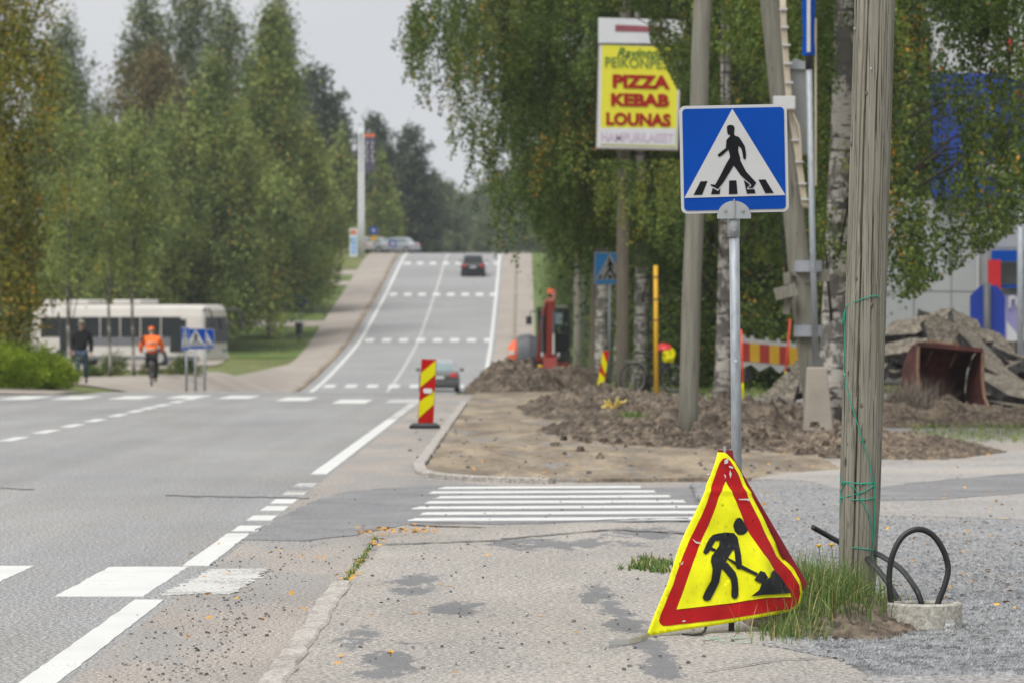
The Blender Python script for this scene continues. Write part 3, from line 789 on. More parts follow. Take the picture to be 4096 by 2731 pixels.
for x, d, s, lab in ((1800, 101, 1.1, 'low green undergrowth behind the barrier'), (1575, 112, 1.0, 'low green undergrowth behind the bicycle'), (1480, 140, 1.0, 'low green undergrowth right of the excavator cab'), (1425, 190, .9, 'low green undergrowth behind the excavator cab')):
    dup(U1, bx(x, d), random.uniform(0, 6), s, lab)

# --- left side
GL = 'birches behind the bus'
E1 = bushy('birch_tree', bx(492, 252), 'broad birch with a pale straight trunk behind the bus front', 16, [(1.2, 2.8), (3, 3.9), (7, 3.9), (11, 2.9), (14, 1.5), (16.4, .15)], 500, 100, .19, 'birch_leaf_left', .2, csz=(.4, .4, .78), gold=.07, group=GL, shell=.5)
E2 = bushy('birch_tree', bx(622, 262), 'tall birch at the right end of the tree group left of the road', 19.5, [(1.6, 1.6), (4, 2.9), (8, 3.4), (12, 2.7), (16, 1.5), (19.7, .2)], 470, 100, .2, 'birch_leaf_left', .2, csz=(.42, .42, .82), gold=.12, group=GL, shell=.5)
E3 = bushy('birch_tree', bx(300, 246), 'slim pointed birch above the middle of the bus', 13.5, [(1.4, 2.1), (4, 2.9), (8, 2.6), (11, 1.4), (13.6, .1)], 340, 95, .18, 'birch_leaf_left', .14, csz=(.36, .36, .7), gold=.03, group=GL, shell=.5)
dup(E3, bx(205, 250), 1.7, .92, 'slim pointed birch above the rear of the bus')
dup(E3, bx(395, 258), 3.1, 1.02, 'slim birch between the two broad ones behind the bus')
dup(E2, bx(716, 284), 2.2, .62, 'golden tinged birch nearest the hill footpath')
dup(E1, bx(585, 286), 4.0, .92, 'birch filling the gap behind the tall right-hand one')
dup(E1, bx(130, 262), 1.2, 1.0, 'broad birch behind the house gable')
# tall aspens behind, see-through tops
A1 = bushy('aspen_tree', bx(335, 292), 'very tall aspen with see-through top behind the bus trees', 21, [(4, 1.2), (9, 2.1), (14, 2.5), (18, 2.1), (21.2, .4)], 250, 62, .22, 'aspen_leaf', .2, 'bark', csz=(.45, .45, .7), group='tall aspens at the back', shell=.6)
for x, d, s, lab in ((440, 300, 1.05, 'tallest aspen, its top cut by the picture edge'), (520, 296, .97, 'tall aspen right of the tallest one'), (150, 290, .91, 'tall open aspen far left behind the birches'), (645, 300, 1.0, 'tall aspen with narrow top left of the sky gap'), (225, 305, .64, 'lower aspen left of the russet tree')):
    dup(A1, bx(x, d), random.uniform(0, 6), s, lab, .95 if x != 645 else .62)
RU = bushy('maple_tree', bx(346, 272), 'brownish russet tree between the aspens', 17.2, [(4, 2.2), (8, 3.0), (13, 3.1), (16, 2.0), (17.4, .4)], 420, 40, .2, 'russet_leaf', .2, 'bark', csz=(.45, .45, .45))
SP = bushy('spruce_tree', bx(378, 268), 'dark green spruce in the gap between birches', 13, [(1, 1.7), (6, 1.2), (13.2, .1)], 260, 40, .18, 'pine_needle', .12, 'bark', csz=(.3, .3, .25), tonesh=.2)
# golden birch at the left edge of the picture
LB = bushy('birch_tree', bx(-5, 112), 'golden green birch at the left edge of the picture', 11, [(1.1, .7), (1.8, 1.35), (3.4, 1.35), (5, 1.5), (7, 1.5), (9, 2.0), (11, .6)], 560, 60, .095, 'birch_leaf_gold', .13, csz=(.2, .2, .45), gold=.14, shell=.5)
bushy('birch_tree', bx(-130, 104), 'birch outside the left edge with only its outer twigs in view', 11, [(1.0, 1.0), (3, 1.6), (6, 1.7), (9, 1.9), (11.2, .4)], 420, 55, .095, 'birch_leaf_gold', .12, csz=(.2, .2, .45), gold=.1, shell=.5)
SB = bushy('shrub', bx(78, 112), 'bright lime green rounded shrub at the left kerb', 1.1, [(.03, .75), (.4, .95), (.75, .7), (1.0, .2)], 230, 44, .06, 'shrub_leaf', cat='shrub', stem=False, csz=(.13, .13, .12), group='lime green shrubs', droop=.3)
dup(SB, bx(-5, 108), 2, 1.05, 'lime green shrub cut by the left edge')
dup(SB, bx(120, 113), 4, .7, 'smaller lime green shrub beside the walking man')
WB = bushy('shrub', bx(262, 178), 'thin weedy shrub in front of the bus side', 1, [(.03, .9), (.4, .7), (.75, .2)], 46, 40, .09, 'birch_leaf', cat='shrub', stem=False, csz=(.16, .16, .2), group='weedy shrubs by the bus')
for x, d, s, lab in ((425, 176, .95, 'weedy shrub behind the three crossing signs'), (205, 172, .55, 'weedy shrub behind the walking man'), (345, 180, .6, 'weedy shrub behind the cyclist')):
    dup(WB, bx(x, d), random.uniform(0, 6), s, lab)
# thin birches in front of the bus
for x, d, lab in ((252, 170, 'thin young birch in front of the bus, left one'), (306, 172, 'thin young birch in front of the bus, right one'), (158, 165, 'thin young birch at the rear end of the bus')):
    bushy('young_birch', bx(x, d), lab, 9.5, [(3.6, .7), (6, 1.35), (8, .9), (9.8, .1)], 130, 40, .12, 'birch_leaf_left', .075, csz=(.25, .25, .4), group='thin young birches by the bus')
# --- far: pines and birches at and beyond the crest
GP = 'dark pines behind the flagpoles'
PN = bushy('pine_tree', bx(862, 430), 'rounded dark pine directly behind the flagpoles', 14, [(.5, 2.0), (5, 2.4), (9, 2.2), (12, 1.6), (14, .4)], 330, 40, .3, 'pine_needle', .2, 'bark', csz=(.45, .45, .35), tonesh=.1, group=GP)
for x, d, s, lab in ((945, 440, .95, 'conical dark pine right of the flagpoles'), (760, 395, 1.03, 'dark pine behind the birches left of the flagpoles'), (725, 385, 1.18, 'taller dark pine at the shoulder of the birch group'), (905, 455, .78, 'lower dark pine between the two big ones'), (985, 470, .66, 'small dark pine where the far wood begins')):
    dup(PN, bx(x, d), random.uniform(0, 6), s, lab)
FB = bushy('birch_tree', bx(876, 405), 'bright pointed birch right of the flagpoles', 9.3, [(.4, 1.5), (3, 1.7), (6, 1.2), (9.4, .1)], 240, 40, .24, 'birch_leaf_left', .12, csz=(.3, .3, .45), gold=.06, tonesh=.08, group='birches at the crest')
dup(FB, bx(905, 415), 2, .6, 'short birch at the foot of the conical pine')
dup(FB, bx(782, 372), 4, 1.1, 'golden birch left of the white pylon')
FW = bushy('leafy_tree', bx(1030, 640), 'rounded tree of the far wood left of the sky gap', 13.5, [(.5, 3.2), (4, 3.6), (9, 2.8), (13.5, .5)], 260, 36, .42, 'aspen_leaf', .2, 'bark', csz=(.6, .6, .45), tonesh=-.05, group='far wood beyond the crest')
for x, d, s, lab in ((1075, 700, 1.02, 'tree of the far wood under the sky gap'), (1110, 680, 1.07, 'tree of the far wood right of the sky gap'), (1150, 640, 1.1, 'tall tree of the far wood at the birch edge'),
                     (1200, 600, 1.1, 'tree of the far wood behind the street lamps'), (1000, 560, .9, 'tree of the far wood beside the small pine'), (1050, 560, .47, 'pale low tree beyond the crest, left'),
                     (1110, 550, .44, 'pale low tree beyond the crest, right'), (1250, 560, 1.12, 'tree of the far wood half hidden by the roadside birches'), (960, 520, .85, 'tree of the far wood behind the conical pine')):
    dup(FW, bx(x, d), random.uniform(0, 6), s, lab)


# --- grass
def blades(name, pts, ln, w_, tone_mu, mat='grass_blade', lean=.6, parent=None, label=None, cat=None):
    vs = []; fs = []; tones = []
    for (x, y, z) in pts:
        L = ln*random.uniform(.45, 1.15); a = random.uniform(0, 6.283); b = random.uniform(.1, lean)
        d_ = V((math.cos(a), math.sin(a), 0)); sd_ = V((-d_.y, d_.x, 0)); ww = w_*random.uniform(.6, 1.2); o = len(vs)
        for k in range(4):
            t = k/3; c = V((x, y, z))+d_*(L*b*t*t)+V((0, 0, L*t*(1-.35*b*t)))
            q = ww*(1-t)*.5+.0003
            vs += [tuple(c-sd_*q), tuple(c+sd_*q)]
        fs += [(o, o+1, o+3, o+2), (o+2, o+3, o+5, o+4), (o+4, o+5, o+7, o+6)]
        tn = random.gauss(tone_mu, .16); tn = min(tn, .86)
        if random.random() < .11: tn = 1
        tones += [tn]*3
    me = bpy.data.meshes.new(name); me.from_pydata(vs, [], fs)
    a_ = me.attributes.new('tone', 'FLOAT', 'FACE'); a_.data.foreach_set('value', np.clip(tones, 0, 1))
    me.materials.append(M[mat]); o = bpy.data.objects.new(name, me); COL.objects.link(o)
    return stuff(o, label, cat)

# ------------------------------------------------------------------ near things
def nz(x, y, s=1., o=0.): return noise.noise(V((x*s+o, y*s-o, o*.7)))
def mound(name, cx, cy, rx, ry, h, mat, nx=40, ny=40, lump=.35, ls=3., pw=1., seed=0., z0=-.02, fine=.0):
    mb = MB(); vs = []; fs = []
    for j in range(ny+1):
        for i in range(nx+1):
            u, v_ = -1+2*i/nx, -1+2*j/ny
            x, y = cx+rx*u*1.05, cy+ry*v_*1.05
            e = max(0, 1-(u*u+v_*v_)*(1+.25*nz(x, y, 1.1, seed)))
            z = h*e**pw*(1+lump*nz(x, y, ls, seed)+lump*.6*nz(x, y, ls*2.7, seed+3)) + (fine*nz(x, y, ls*6, seed) if e > 0 else 0)
            vs.append((x, y, H(x, y)+z0+max(z, -.01)))
    w_ = nx+1
    fs = [(j*w_+i, j*w_+i+1, (j+1)*w_+i+1, (j+1)*w_+i) for j in range(ny) for i in range(nx)]
    return mb.add(vs, fs).build(name, mat, smooth=True)
mo = struct(mound('soil_mound', 1.63, 23.2, .45, 1.9, .12, 'soil_dark', 70, 110, .6, 6, .7, 1.3, .02, .025))
def mz(x, y): 
    u, v_ = (x-1.63)/.47, (y-23.35)/1.9
    return .02+.12*max(0, 1-u*u-v_*v_)**.7
pts = []
while len(pts) < 1900:
    x, y = random.gauss(1.58, .16), random.gauss(23.3, .75)
    u, v_ = (x-1.63)/.5, (y-23.45)/1.7
    if u*u+v_*v_ < 1: pts.append((x, y, mz(x, y)-.01))
blades('grass_tuft', pts, .275, .0065, .48, label='tuft of long green grass around the foot of the weathered pole', cat='grass', lean=1.4)
pts = []
while len(pts) < 340:
    x, y = random.gauss(1.36, .10), random.gauss(21.75, .22)
    pts.append((x, y, mz(x, y)-.01))
blades('grass_tuft', pts, .19, .006, .5, label='tuft of grass hanging over the right corner of the roadworks sign', cat='grass', lean=1.1)
pts = [(gd(random.uniform(1400, 1570), 1000)[0], 0, 0)]
pts = []
cl = [(random.triangular(1405, 1575, 1530), random.uniform(1300, 1326)) for _ in range(30)]
for i in range(330):
    q_ = random.choice(cl); x, y = gd(q_[0]+random.gauss(0, 6), q_[1]+random.gauss(0, 2)); pts.append((x, y, .03))
blades('weeds', pts, .075, .017, .42, label='low weeds growing in the pavement left of the roadworks sign', cat='weeds', lean=1.2)
pts = []
for i in range(160):
    t = random.random(); x, y = gd(795+70*t+random.gauss(0, 4), 1345-100*t); pts.append((x, y, .02))
blades('weeds', pts, .06, .012, .5, label='small weeds in the gap where the kerb is missing', cat='weeds', lean=1.2)
pts = []
for i in range(420):
    x, y = random.gauss(1.66, .2), random.gauss(22.0, .35); pts.append((x, y, mz(x, y)-.01))
blades('dead_grass', pts, .10, .004, 1.0, 'dry_weed', label='short dead grass stalks on the bare soil below the tuft', cat='grass', lean=1.6)
# bigger stone on the mound
def stone(name, c, r, mat, seed, parent=None):
    mb = MB(); mb.ball((0,0,0), r, 10); mb.v = [tuple(V(p)*(1+.25*noise.noise(V(p)*9/max(r)*.1+V((seed,)*3)))) for p in mb.v]
    o = mb.build(name, mat, parent, smooth=True); o.location = c
    return o
p = gd(1911, 1440); tag(stone('stone', (p[0], p[1], .07), (.042, .05, .035), 'stone_tan', 3.), 'rounded tan stone lying on the soil below the grass', 'stone')
# hawkweed flowers
for x, y, top, lab in ((1881, 1300, 1254, 'yellow flower leaning left in front of the grass'), (1910, 1310, 1252, 'largest yellow flower close to the weathered pole'), (1845, 1400, 1290, 'closed flower head over the sign corner')):
    b0 = at(x+8, 1390, 23.2); t0 = at(x, top, 23.2)
    r_ = thing('hawkweed', b0, lab, 'flower', 'flowers in the grass by the pole')
    MB().tube([(0,0,-.02), tuple((t0-b0)*.5+V((.01,0,0))), tuple(t0-b0)], .0025, 5).build('stem', 'stem_green', r_)
    if y < 1390:
        fl = MB()
        for k in range(11):
            a = 2*math.pi*k/11; c, s_ = math.cos(a), math.sin(a); q = t0-b0
            fl.poly([q, q+V((c*.02-s_*.005, s_*.02+c*.005, .008)), q+V((c*.025, s_*.025, .007)), q+V((c*.02+s_*.005, s_*.02-c*.005, .008))])
        fl.ball(t0-b0+V((0, 0, .003)), .010, 6)
        fl.build('flower_head', 'flower_yellow', r_)
    else:
        MB().ball(t0-b0, .008, 6).build('bud', 'stem_green', r_)

# --- weathered wooden pole (right foreground)
pb = V((at(1969, 1400, 24.2).x, 24.2, 0.03))
lean = .0285
wp = thing('wooden_pole', pb, 'thick weathered wooden pole standing in the grass tuft, right foreground', 'pole')
n, rows, Hh = 150, 150, 8.0
vs = []; cracks = [(random.uniform(0, 6.28), random.uniform(-.3, 2), random.uniform(1.5, 5)) for _ in range(26)]+[(5.38, -.2, 9), (4.35, .2, 2.2), (4.9, 1.6, 3), (4.1, 1.0, 3), (4.6, -.2, 1.2)]
for j in range(rows+1):
    z = -.15+(Hh+.15)*(j/rows)**1.5
    r0 = .1135 if z > .55 else .1135-.018*(1-z/.55)
    r0 -= .0008*max(0, z-3)
    for i in range(n):
        a = 2*math.pi*i/n
        r_ = r0+.0035*noise.noise(V((math.cos(a)*1.5, math.sin(a)*1.5, z*.5)))+.0022*noise.noise(V((a*9, z*1.1, 3)))
        for ca, za, lz in cracks:
            if za < z < za+lz and abs((a-ca-.03*math.sin(z*2)+math.pi) % (2*math.pi)-math.pi) < .028: r_ -= .008
        if z < .9: r_ += .008*noise.noise(V((math.cos(a)*2.2, math.sin(a)*2.2, z*3.1)))*(1-z/.9)
        vs.append((math.cos(a)*r_+lean*z, math.sin(a)*r_, z))
fs = [(j*n+i, j*n+(i+1) % n, (j+1)*n+(i+1) % n, (j+1)*n+i) for j in range(rows) for i in range(n)]
fs.append(tuple(rows*n+i for i in range(n)))
MB().add(vs, fs).build('shaft', 'old_wood', wp)
def onpole(px, py, out=.003):
    """point on the camera side of the pole surface"""
    z = CH-(py-HZ)/FP*24.09-pb.z
    x = (px-VX)/FP*24.09-pb.x-lean*z
    x = max(-.112, min(.112, x)); r_ = .1165 if z > .55 else .1165-.016*(1-z/.55)
    return V((pb.x+lean*z+x*(r_+out)/.1165, pb.y-math.sqrt(max(r_*r_-x*x, 1e-6))-out, pb.z+z))
for px, py in ((2000, 159), (1932, 65), (1925, 860)):
    q = onpole(px, py, -.004); MB().tube([q, q+V((-.002, -.012, .002)), q+V((-.002, -.016, .002))], [.004, .004, .007], 6).build('nail', 'steel', wp, origin=pb)
for px, py in ((1990, 215), (1955, 330), (1968, 640), (2003, 700), (1950, 855), (1985, 1010), (1948, 1020), (1978, 930)):   # knots: raised oval bosses
    q = onpole(px, py, -.006); MB().ball(q, (.010, .008, .016), 8).build('knot', 'brown_wood', wp, origin=pb)
# tag stapled on the left side
q = [onpole(1941, 302, .004), onpole(1949, 303, .004), onpole(1948, 328, .004), onpole(1940, 329, .004)]
MB().prism(q, (0, -.0015, 0)).build('marker_tag', 'tag_green', wp, origin=pb)
# green twine
tw = thing('twine', pb, 'green twine wound around the weathered pole and hanging down it', 'twine')
def twine(px, r=.0028): MB().tube([onpole(*q) if len(q) == 2 else onpole(q[0], q[1])+V((q[2], 0, 0)) for q in px], r, 5).build('strand', 'twine', tw, origin=pb)
twine([(1925,712),(1945,704),(1968,692),(1990,684),(2008,679),(2022,683)])
twine([(1926,713),(1927,760),(1932,800),(1938,850),(1950,905),(1966,960),(1980,1010),(1996,1055),(2004,1105)])
twine([(1926,713,-.004),(1921,730,-.012),(1923,745,-.02),(1930,735,-.006),(1932,712),(1937,722),(1941,741)])
twine([(1919,1095),(1930,1105),(1945,1107),(1975,1110),(2010,1106)])
twine([(1921,1112),(1950,1107),(1980,1110),(2011,1110)])
twine([(1945,1107),(1962,1118),(1980,1150),(1995,1180),(2004,1210),(2008,1260)])
twine([(1923,1145),(1950,1139),(1985,1128),(2010,1112)])
twine([(1924,1142),(1960,1147),(1990,1146),(2010,1142)])
twine([(1943,1108),(1932,1130),(1930,1160),(1926,1190)])
twine([(2009,1105),(2009,1180),(2008,1262),(2008,1300)])
twine([(1929,1256),(1960,1257),(1990,1260),(2007,1263)])

# --- pedestrian crossing signs (shared artwork in sign units, centre 0,0 width 1)
def z6(x, y):
    a = R(-1.2); u, v_ = (x-784)/1353, -(y-751)/1353
    return (u*math.cos(a)-v_*math.sin(a), u*math.sin(a)+v_*math.cos(a))
WALK = [(693,355),(700,338),(720,327),(745,325),(770,331),(785,345),(790,370),(786,405),(783,430),(790,450),(800,463),(840,475),(862,500),(890,545),(918,590),(928,640),(936,700),(932,745),(922,758),(908,757),(898,740),(893,700),(885,660),(878,630),(860,605),(838,590),(835,640),(845,690),(860,735),(862,770),(885,815),(910,865),(938,915),(985,965),(1030,1015),(1063,1050),(1040,1085),(1018,1118),(970,1118),(968,1105),(995,1098),(1000,1080),(985,1062),(930,1015),(866,957),(820,890),(780,835),(740,900),(700,965),(650,1045),(580,1132),(545,1112),(515,1098),(487,1082),(497,1070),(545,1078),(560,1055),(590,1000),(640,905),(690,805),(733,735),(728,690),(720,660),(715,637),(680,665),(640,703),(600,725),(585,720),(578,705),(590,690),(630,655),(680,618),(683,570),(688,515),(710,490),(735,465),(730,450),(705,445),(697,410)]
BARS = [[(363,1035),(450,1030),(383,1203),(275,1206)], [(515,1118),(583,1155),(613,1122),(603,1195),(495,1198)], [(722,1024),(813,1021),(828,1193),(719,1196)], [(907,1018),(965,1062),(985,1085),(957,1098),(945,1135),(1040,1132),(1055,1185),(945,1190)], [(1090,1013),(1178,1010),(1283,1181),(1178,1185)]]
def rrect(w_, h_, r, k=5):
    out = []
    for cx, cy, a0 in ((w_/2-r, h_/2-r, 0), (-w_/2+r, h_/2-r, 90), (-w_/2+r, -h_/2+r, 180), (w_/2-r, -h_/2+r, 270)):
        for i in range(k+1): out.append((cx+r*math.cos(R(a0+90*i/k)), cy+r*math.sin(R(a0+90*i/k))))
    return out
def ped_sign(loc, zc, w_, label, rz=0, roll=0, polr=.03, polx=0, blue='sign_blue', group=None, detail=True, polelean=0., back=False):
    root = thing('crossing_sign', loc, label, 'sign', group, rz)
    Rm = Matrix.Rotation(roll, 4, 'Y'); c = V((polx, 0, zc))
    def P3(uv, off): return c+(Rm @ V((uv[0]*w_, off, uv[1]*w_)))
    face = -.036
    MB().prism([P3(q, face) for q in rrect(1, 1, .055)], (0, .004, 0)).build('panel', 'sign_white', root)
    MB().prism([P3(q, face-.0045) for q in rrect(.944, .944, .035)], (0, .0025, 0)).build('blue_field', blue, root)
    tri = [z6(762, 122), z6(1430, 1207), z6(160, 1243)]
    MB().prism([P3(q, face-.008) for q in tri], (0, .002, 0)).build('white_triangle', 'sign_white', root)
    MB().prism([P3(z6(*q), face-.0115) for q in WALK], (0, .002, 0)).build('walking_figure', 'sign_black', root)
    for bpts in BARS: MB().prism([P3(z6(*q), face-.0105) for q in bpts], (0, .002, 0)).build('crossing_bar', 'sign_black', root)
    top = zc-w_*.47
    MB().tube([(polx-polelean*(-top), 0, -.15), (polx, 0, top+.3*w_)], polr, 16).build('pole', 'galvanised', root, smooth=True)
    if detail:
        fan = [(0, .082)]+[( .125*math.cos(R(a)), .105*math.sin(R(a))) for a in range(0, 181, 15)]
        cc = V((polx, face-.012, zc-w_*.5-.012))
        MB().prism([cc+V((x, 0, z)) for x, z in [(.098*math.cos(R(a))*1.02, .092*math.sin(R(a))-.01) for a in range(-8, 189, 14)]], (0, .004, 0)).build('bracket_plate', 'galvanised_dull', root)
        MB().tube([(polx, 0, top-.16), (polx, 0, top-.015)], polr+.007, 16).build('bracket_sleeve', 'galvanised_dull', root, smooth=True)
        MB().box((polx, face-.018, zc-w_*.5+.03), (.007, .008, .10)).build('bracket_rib', 'steel', root)
        for sx in (-.052, .05): MB().tube([cc+V((sx, 0, .028)), cc+V((sx, -.008, .028))], .010, 8).build('bolt', 'steel', root)
        MB().tube([(polx, -polr-.004, top-.12), (polx, -polr-.016, top-.12)], .010, 8).build('bolt', 'steel', root)
    return root
s_base = at(1697, 1365, 25.6); zc = at(0, 366, 25.6).z-.03
near_sign = ped_sign((s_base.x, 25.6, .03), zc, .632, 'large blue pedestrian crossing sign on a grey steel pole behind the roadworks sign', 0, R(-1.2), .030, at(1685, 366, 25.6).x-s_base.x, polelean=.012)
for px, py in ((1690, 828),):
    q = at(px, py, 25.55); MB().box(q, (.016, .006, .008)).build('sticker', 'plate_white', near_sign, origin=(s_base.x, 25.6, .03))

# --- roadworks sign: bent triangular sheet on flat steel legs
A0 = at(1485, 1462, 21.78)
yw, tl = R(28), R(17)
e1 = V((math.cos(yw), math.sin(yw), 0)); nh = V((-math.sin(yw), math.cos(yw), 0))
e2 = (V((0, 0, 1))*math.cos(tl)+nh*math.sin(tl)).normalized(); NN = e1.cross(e2).normalized()     # towards camera
if NN.y > 0: NN = -NN
def z3(x, y): return (1320.7+.37753*x, 976.2+.37753*y)
rw = thing('roadworks_sign', (A0.x, A0.y, .03), 'bent yellow and red triangular roadworks sign leaning on the ground', 'sign')
def crumple(p):
    q = p-A0; u, v_ = q.dot(e1), q.dot(e2)
    w_ = .014*math.sin(u*9+v_*5)+.012*noise.noise(V((u*5, v_*5, 1)))+.007*noise.noise(V((u*14, v_*11, 4)))
    w_ -= .07*max(0, (u-.58)/.4)**1.5*max(0, 1-v_/.55)        # right corner bent back
    w_ += .020*math.exp(-((u-.72)/.07)**2)*math.exp(-((v_-.32)/.14)**2)   # dent on the right edge
    w_ += .010*math.exp(-((v_-.74)/.015)**2)                               # crease near the top
    return w_
def layer(name, zpts, off, mat, world=False, thick=0):
    pts = [hit(*z3(*q), A0, NN) for q in zpts]
    bm = bmesh.new()
    bm.faces.new([bm.verts.new(p) for p in pts])
    bmesh.ops.triangulate(bm, faces=bm.faces[:])
    for it in range(7):
        le = [e for e in bm.edges if e.calc_length() > .028]
        if not le: break
        bmesh.ops.subdivide_edges(bm, edges=le, cuts=1)
        bmesh.ops.triangulate(bm, faces=[f for f in bm.faces if len(f.verts) > 3])
    for v_ in bm.verts: v_.co += NN*(crumple(v_.co)+off)
    bmesh.ops.translate(bm, verts=bm.verts, vec=-V(rw.location))
    bm.normal_update()
    me = bpy.data.meshes.new(name); bm.to_mesh(me); bm.free()
    me.materials.append(M[mat]); me.polygons.foreach_set('use_smooth', [True]*len(me.polygons))
    o = bpy.data.objects.new(name, me); COL.objects.link(o); o.parent = rw
    if thick:
        s_ = o.modifiers.new('solid', 'SOLIDIFY'); s_.thickness = thick; s_.offset = 0
    return o
OUT = [(868,163),(950,163),(965,200),(1015,290),(1090,445),(1180,620),(1275,800),(1350,860),(1415,945),(1420,985),(1395,1085),(1340,1122),(1200,1155),(900,1205),(600,1255),(432,1283),(470,1170),(560,960),(650,720),(760,450),(850,230)]
layer('yellow_panel', OUT, 0, 'sheet_yellow', thick=.003)
layer('red_border', [(880,225),(896,205),(912,198),(930,203),(945,215),(990,290),(1060,450),(1150,640),(1230,790),(1330,880),(1385,960),(1395,1010),(1380,1070),(1320,1112),(1100,1150),(800,1190),(560,1222),(530,1222),(510,1205),(505,1185),(520,1140),(640,850),(760,560),(850,300)], .004, 'sheet_red')
layer('inner_triangle', [(912,340),(975,470),(1030,620),(1130,790),(1220,890),(1318,1010),(1328,1038),(1150,1055),(900,1085),(610,1123),(700,890),(790,650),(860,450)], .0075, 'sheet_yellow')
figs = [('worker_head', [(951,615),(958,590),(975,570),(990,565),(1008,578),(1025,605),(1043,638),(1035,655),(1015,668),(985,670),(962,650)]),
        ('worker_torso', [(905,657),(955,660),(978,685),(982,720),(960,760),(946,765),(915,820),(905,850),(860,860),(822,835),(828,795),(850,765),(868,735),(875,680)]),
        ('worker_arm', [(832,668),(870,660),(915,658),(905,702),(872,705),(845,706),(826,742),(852,757),(846,772),(818,760),(810,775),(793,785),(780,770),(800,715),(815,685)]),
        ('worker_arm', [(950,662),(978,688),(985,740),(993,800),(1000,862),(992,880),(972,878),(962,830),(955,770)]),
        ('worker_leg', [(875,860),(915,838),(940,868),(966,898),(978,935),(988,1000),(990,1035),(982,1052),(966,1054),(952,1038),(948,985),(938,940)]),
        ('worker_leg', [(822,820),(905,830),(882,885),(876,955),(852,1010),(824,1060),(800,1068),(780,1060),(776,1043),(795,1000),(825,945),(830,880)]),
        ('shovel_handle', [(912,818),(922,812),(1092,910),(1083,926),(990,876)]),
        ('shovel_blade', [(1103,895),(1130,905),(1150,940),(1110,972),(1070,950),(1085,925)]),
        ('soil_heap_symbol', [(1058,1047),(1100,1010),(1112,972),(1150,942),(1165,935),(1180,900),(1205,880),(1260,935),(1310,1000),(1318,1015),(1200,1032)])]
for i, (nm, q) in enumerate(figs): layer(nm, q, .0105+.0006*i, 'sheet_black')
# scuffs showing bare sheet
for q in ([(900,215),(925,205),(920,235),(898,240)], [(925,250),(950,255),(955,268),(930,262)], [(935,275),(945,300),(938,325),(930,300)], [(735,705),(765,712),(762,720),(735,716)], [(715,690),(725,695),(740,708),(732,712)], [(636,850),(650,835),(660,820),(652,845)], [(895,300),(910,310),(905,330)], [(636,1196),(655,1190),(660,1198),(642,1203)], [(985,452),(1055,448),(1052,465),(1040,458),(988,458)]):
    layer('scuff', q, .0165, 'sign_white')
# rear panels of the folding pyramid
ap = hit(*z3(912, 160), A0, NN); rt = hit(*z3(1415, 985), A0, NN); bk = V((A0.x+.62, A0.y+.95, .06))
lf = hit(*z3(436, 1278), A0, NN)
rp = MB(); rp.add([ap+V((.02, .03, .012)), rt+V((.0, .03, .02)), rt+V((-.06, .06, -.10)), bk], [(0, 1, 2, 3)])
rp.add([ap+V((-.035, .012, .008)), ap+V((.04, .012, .008)), ap+V((.05, .02, -.07)), ap+V((-.05, .015, -.07))], [(0, 1, 2, 3)])
rear = rp.build('rear_panel', 'sheet_back', rw, origin=rw.location)
sm_ = rear.modifiers.new('solid', 'SOLIDIFY'); sm_.thickness = .003
q1, q2 = hit(*z3(1110, 470), A0, NN)-NN*.03, hit(*z3(1330, 850), A0, NN)-NN*.05
MB().prism([hit(*z3(1085, 440), A0, NN)-NN*.012, hit(*z3(1130, 500), A0, NN)-NN*.03, hit(*z3(1215, 640), A0, NN)-NN*.05, hit(*z3(1290, 760), A0, NN)-NN*.06, hit(*z3(1335, 850), A0, NN)-NN*.05, hit(*z3(1270, 800), A0, NN)-NN*.012], NN*-.003).build('rear_flap', 'sheet_back', rw, origin=rw.location)
# flat steel feet and pin
ft = [hit(*z3(450, 1280), A0, NN), at(*z3(405, 1306), 21.42), at(*z3(330, 1322), 21.2), at(*z3(205, 1334), 21.0)]
mbf = MB()
for i in range(3):
    a, b_ = ft[i], ft[i+1]
    mbf.prism([a+V((0, -.02, -.004)), b_+V((0, -.02, -.004)), b_+V((0, .02, .018)), a+V((0, .02, .018))], (0, 0, -.004))
mbf.build('foot_strap', 'steel', rw, origin=rw.location)
mbf = MB(); mbf.tube([at(*z3(800, 1215), 22.0), at(*z3(790, 1250), 21.95), at(*z3(765, 1270), 21.8), at(*z3(720, 1274), 21.75), at(*z3(650, 1269), 21.75)], .007, 6)
mbf.build('foot_strap', 'machine_dark', rw, origin=rw.location)
mbf = MB(); mbf.box(at(*z3(952, 1215), 22.1), (.03, .006, .06)); mbf.build('leg_end', 'black_plastic', rw, origin=rw.location)
MB().tube([ap+V((0, .01, -.03)), ap+V((0, .012, .028))], .007, 8).build('hinge_pin', 'steel', rw, origin=rw.location)
for q in ((812, 302), (1018, 300)):
    c = hit(*z3(*q), A0, NN)-NN*.004+NN*crumple(hit(*z3(*q), A0, NN)); MB().ball(c, .0085, 8).build('rivet', 'steel', rw, origin=rw.location)
# two back legs down to the ground
MB().tube([ap+V((0, .03, -.03)), bk+V((0, 0, -.04))], .010, 6).build('leg', 'steel', rw, origin=rw.location)

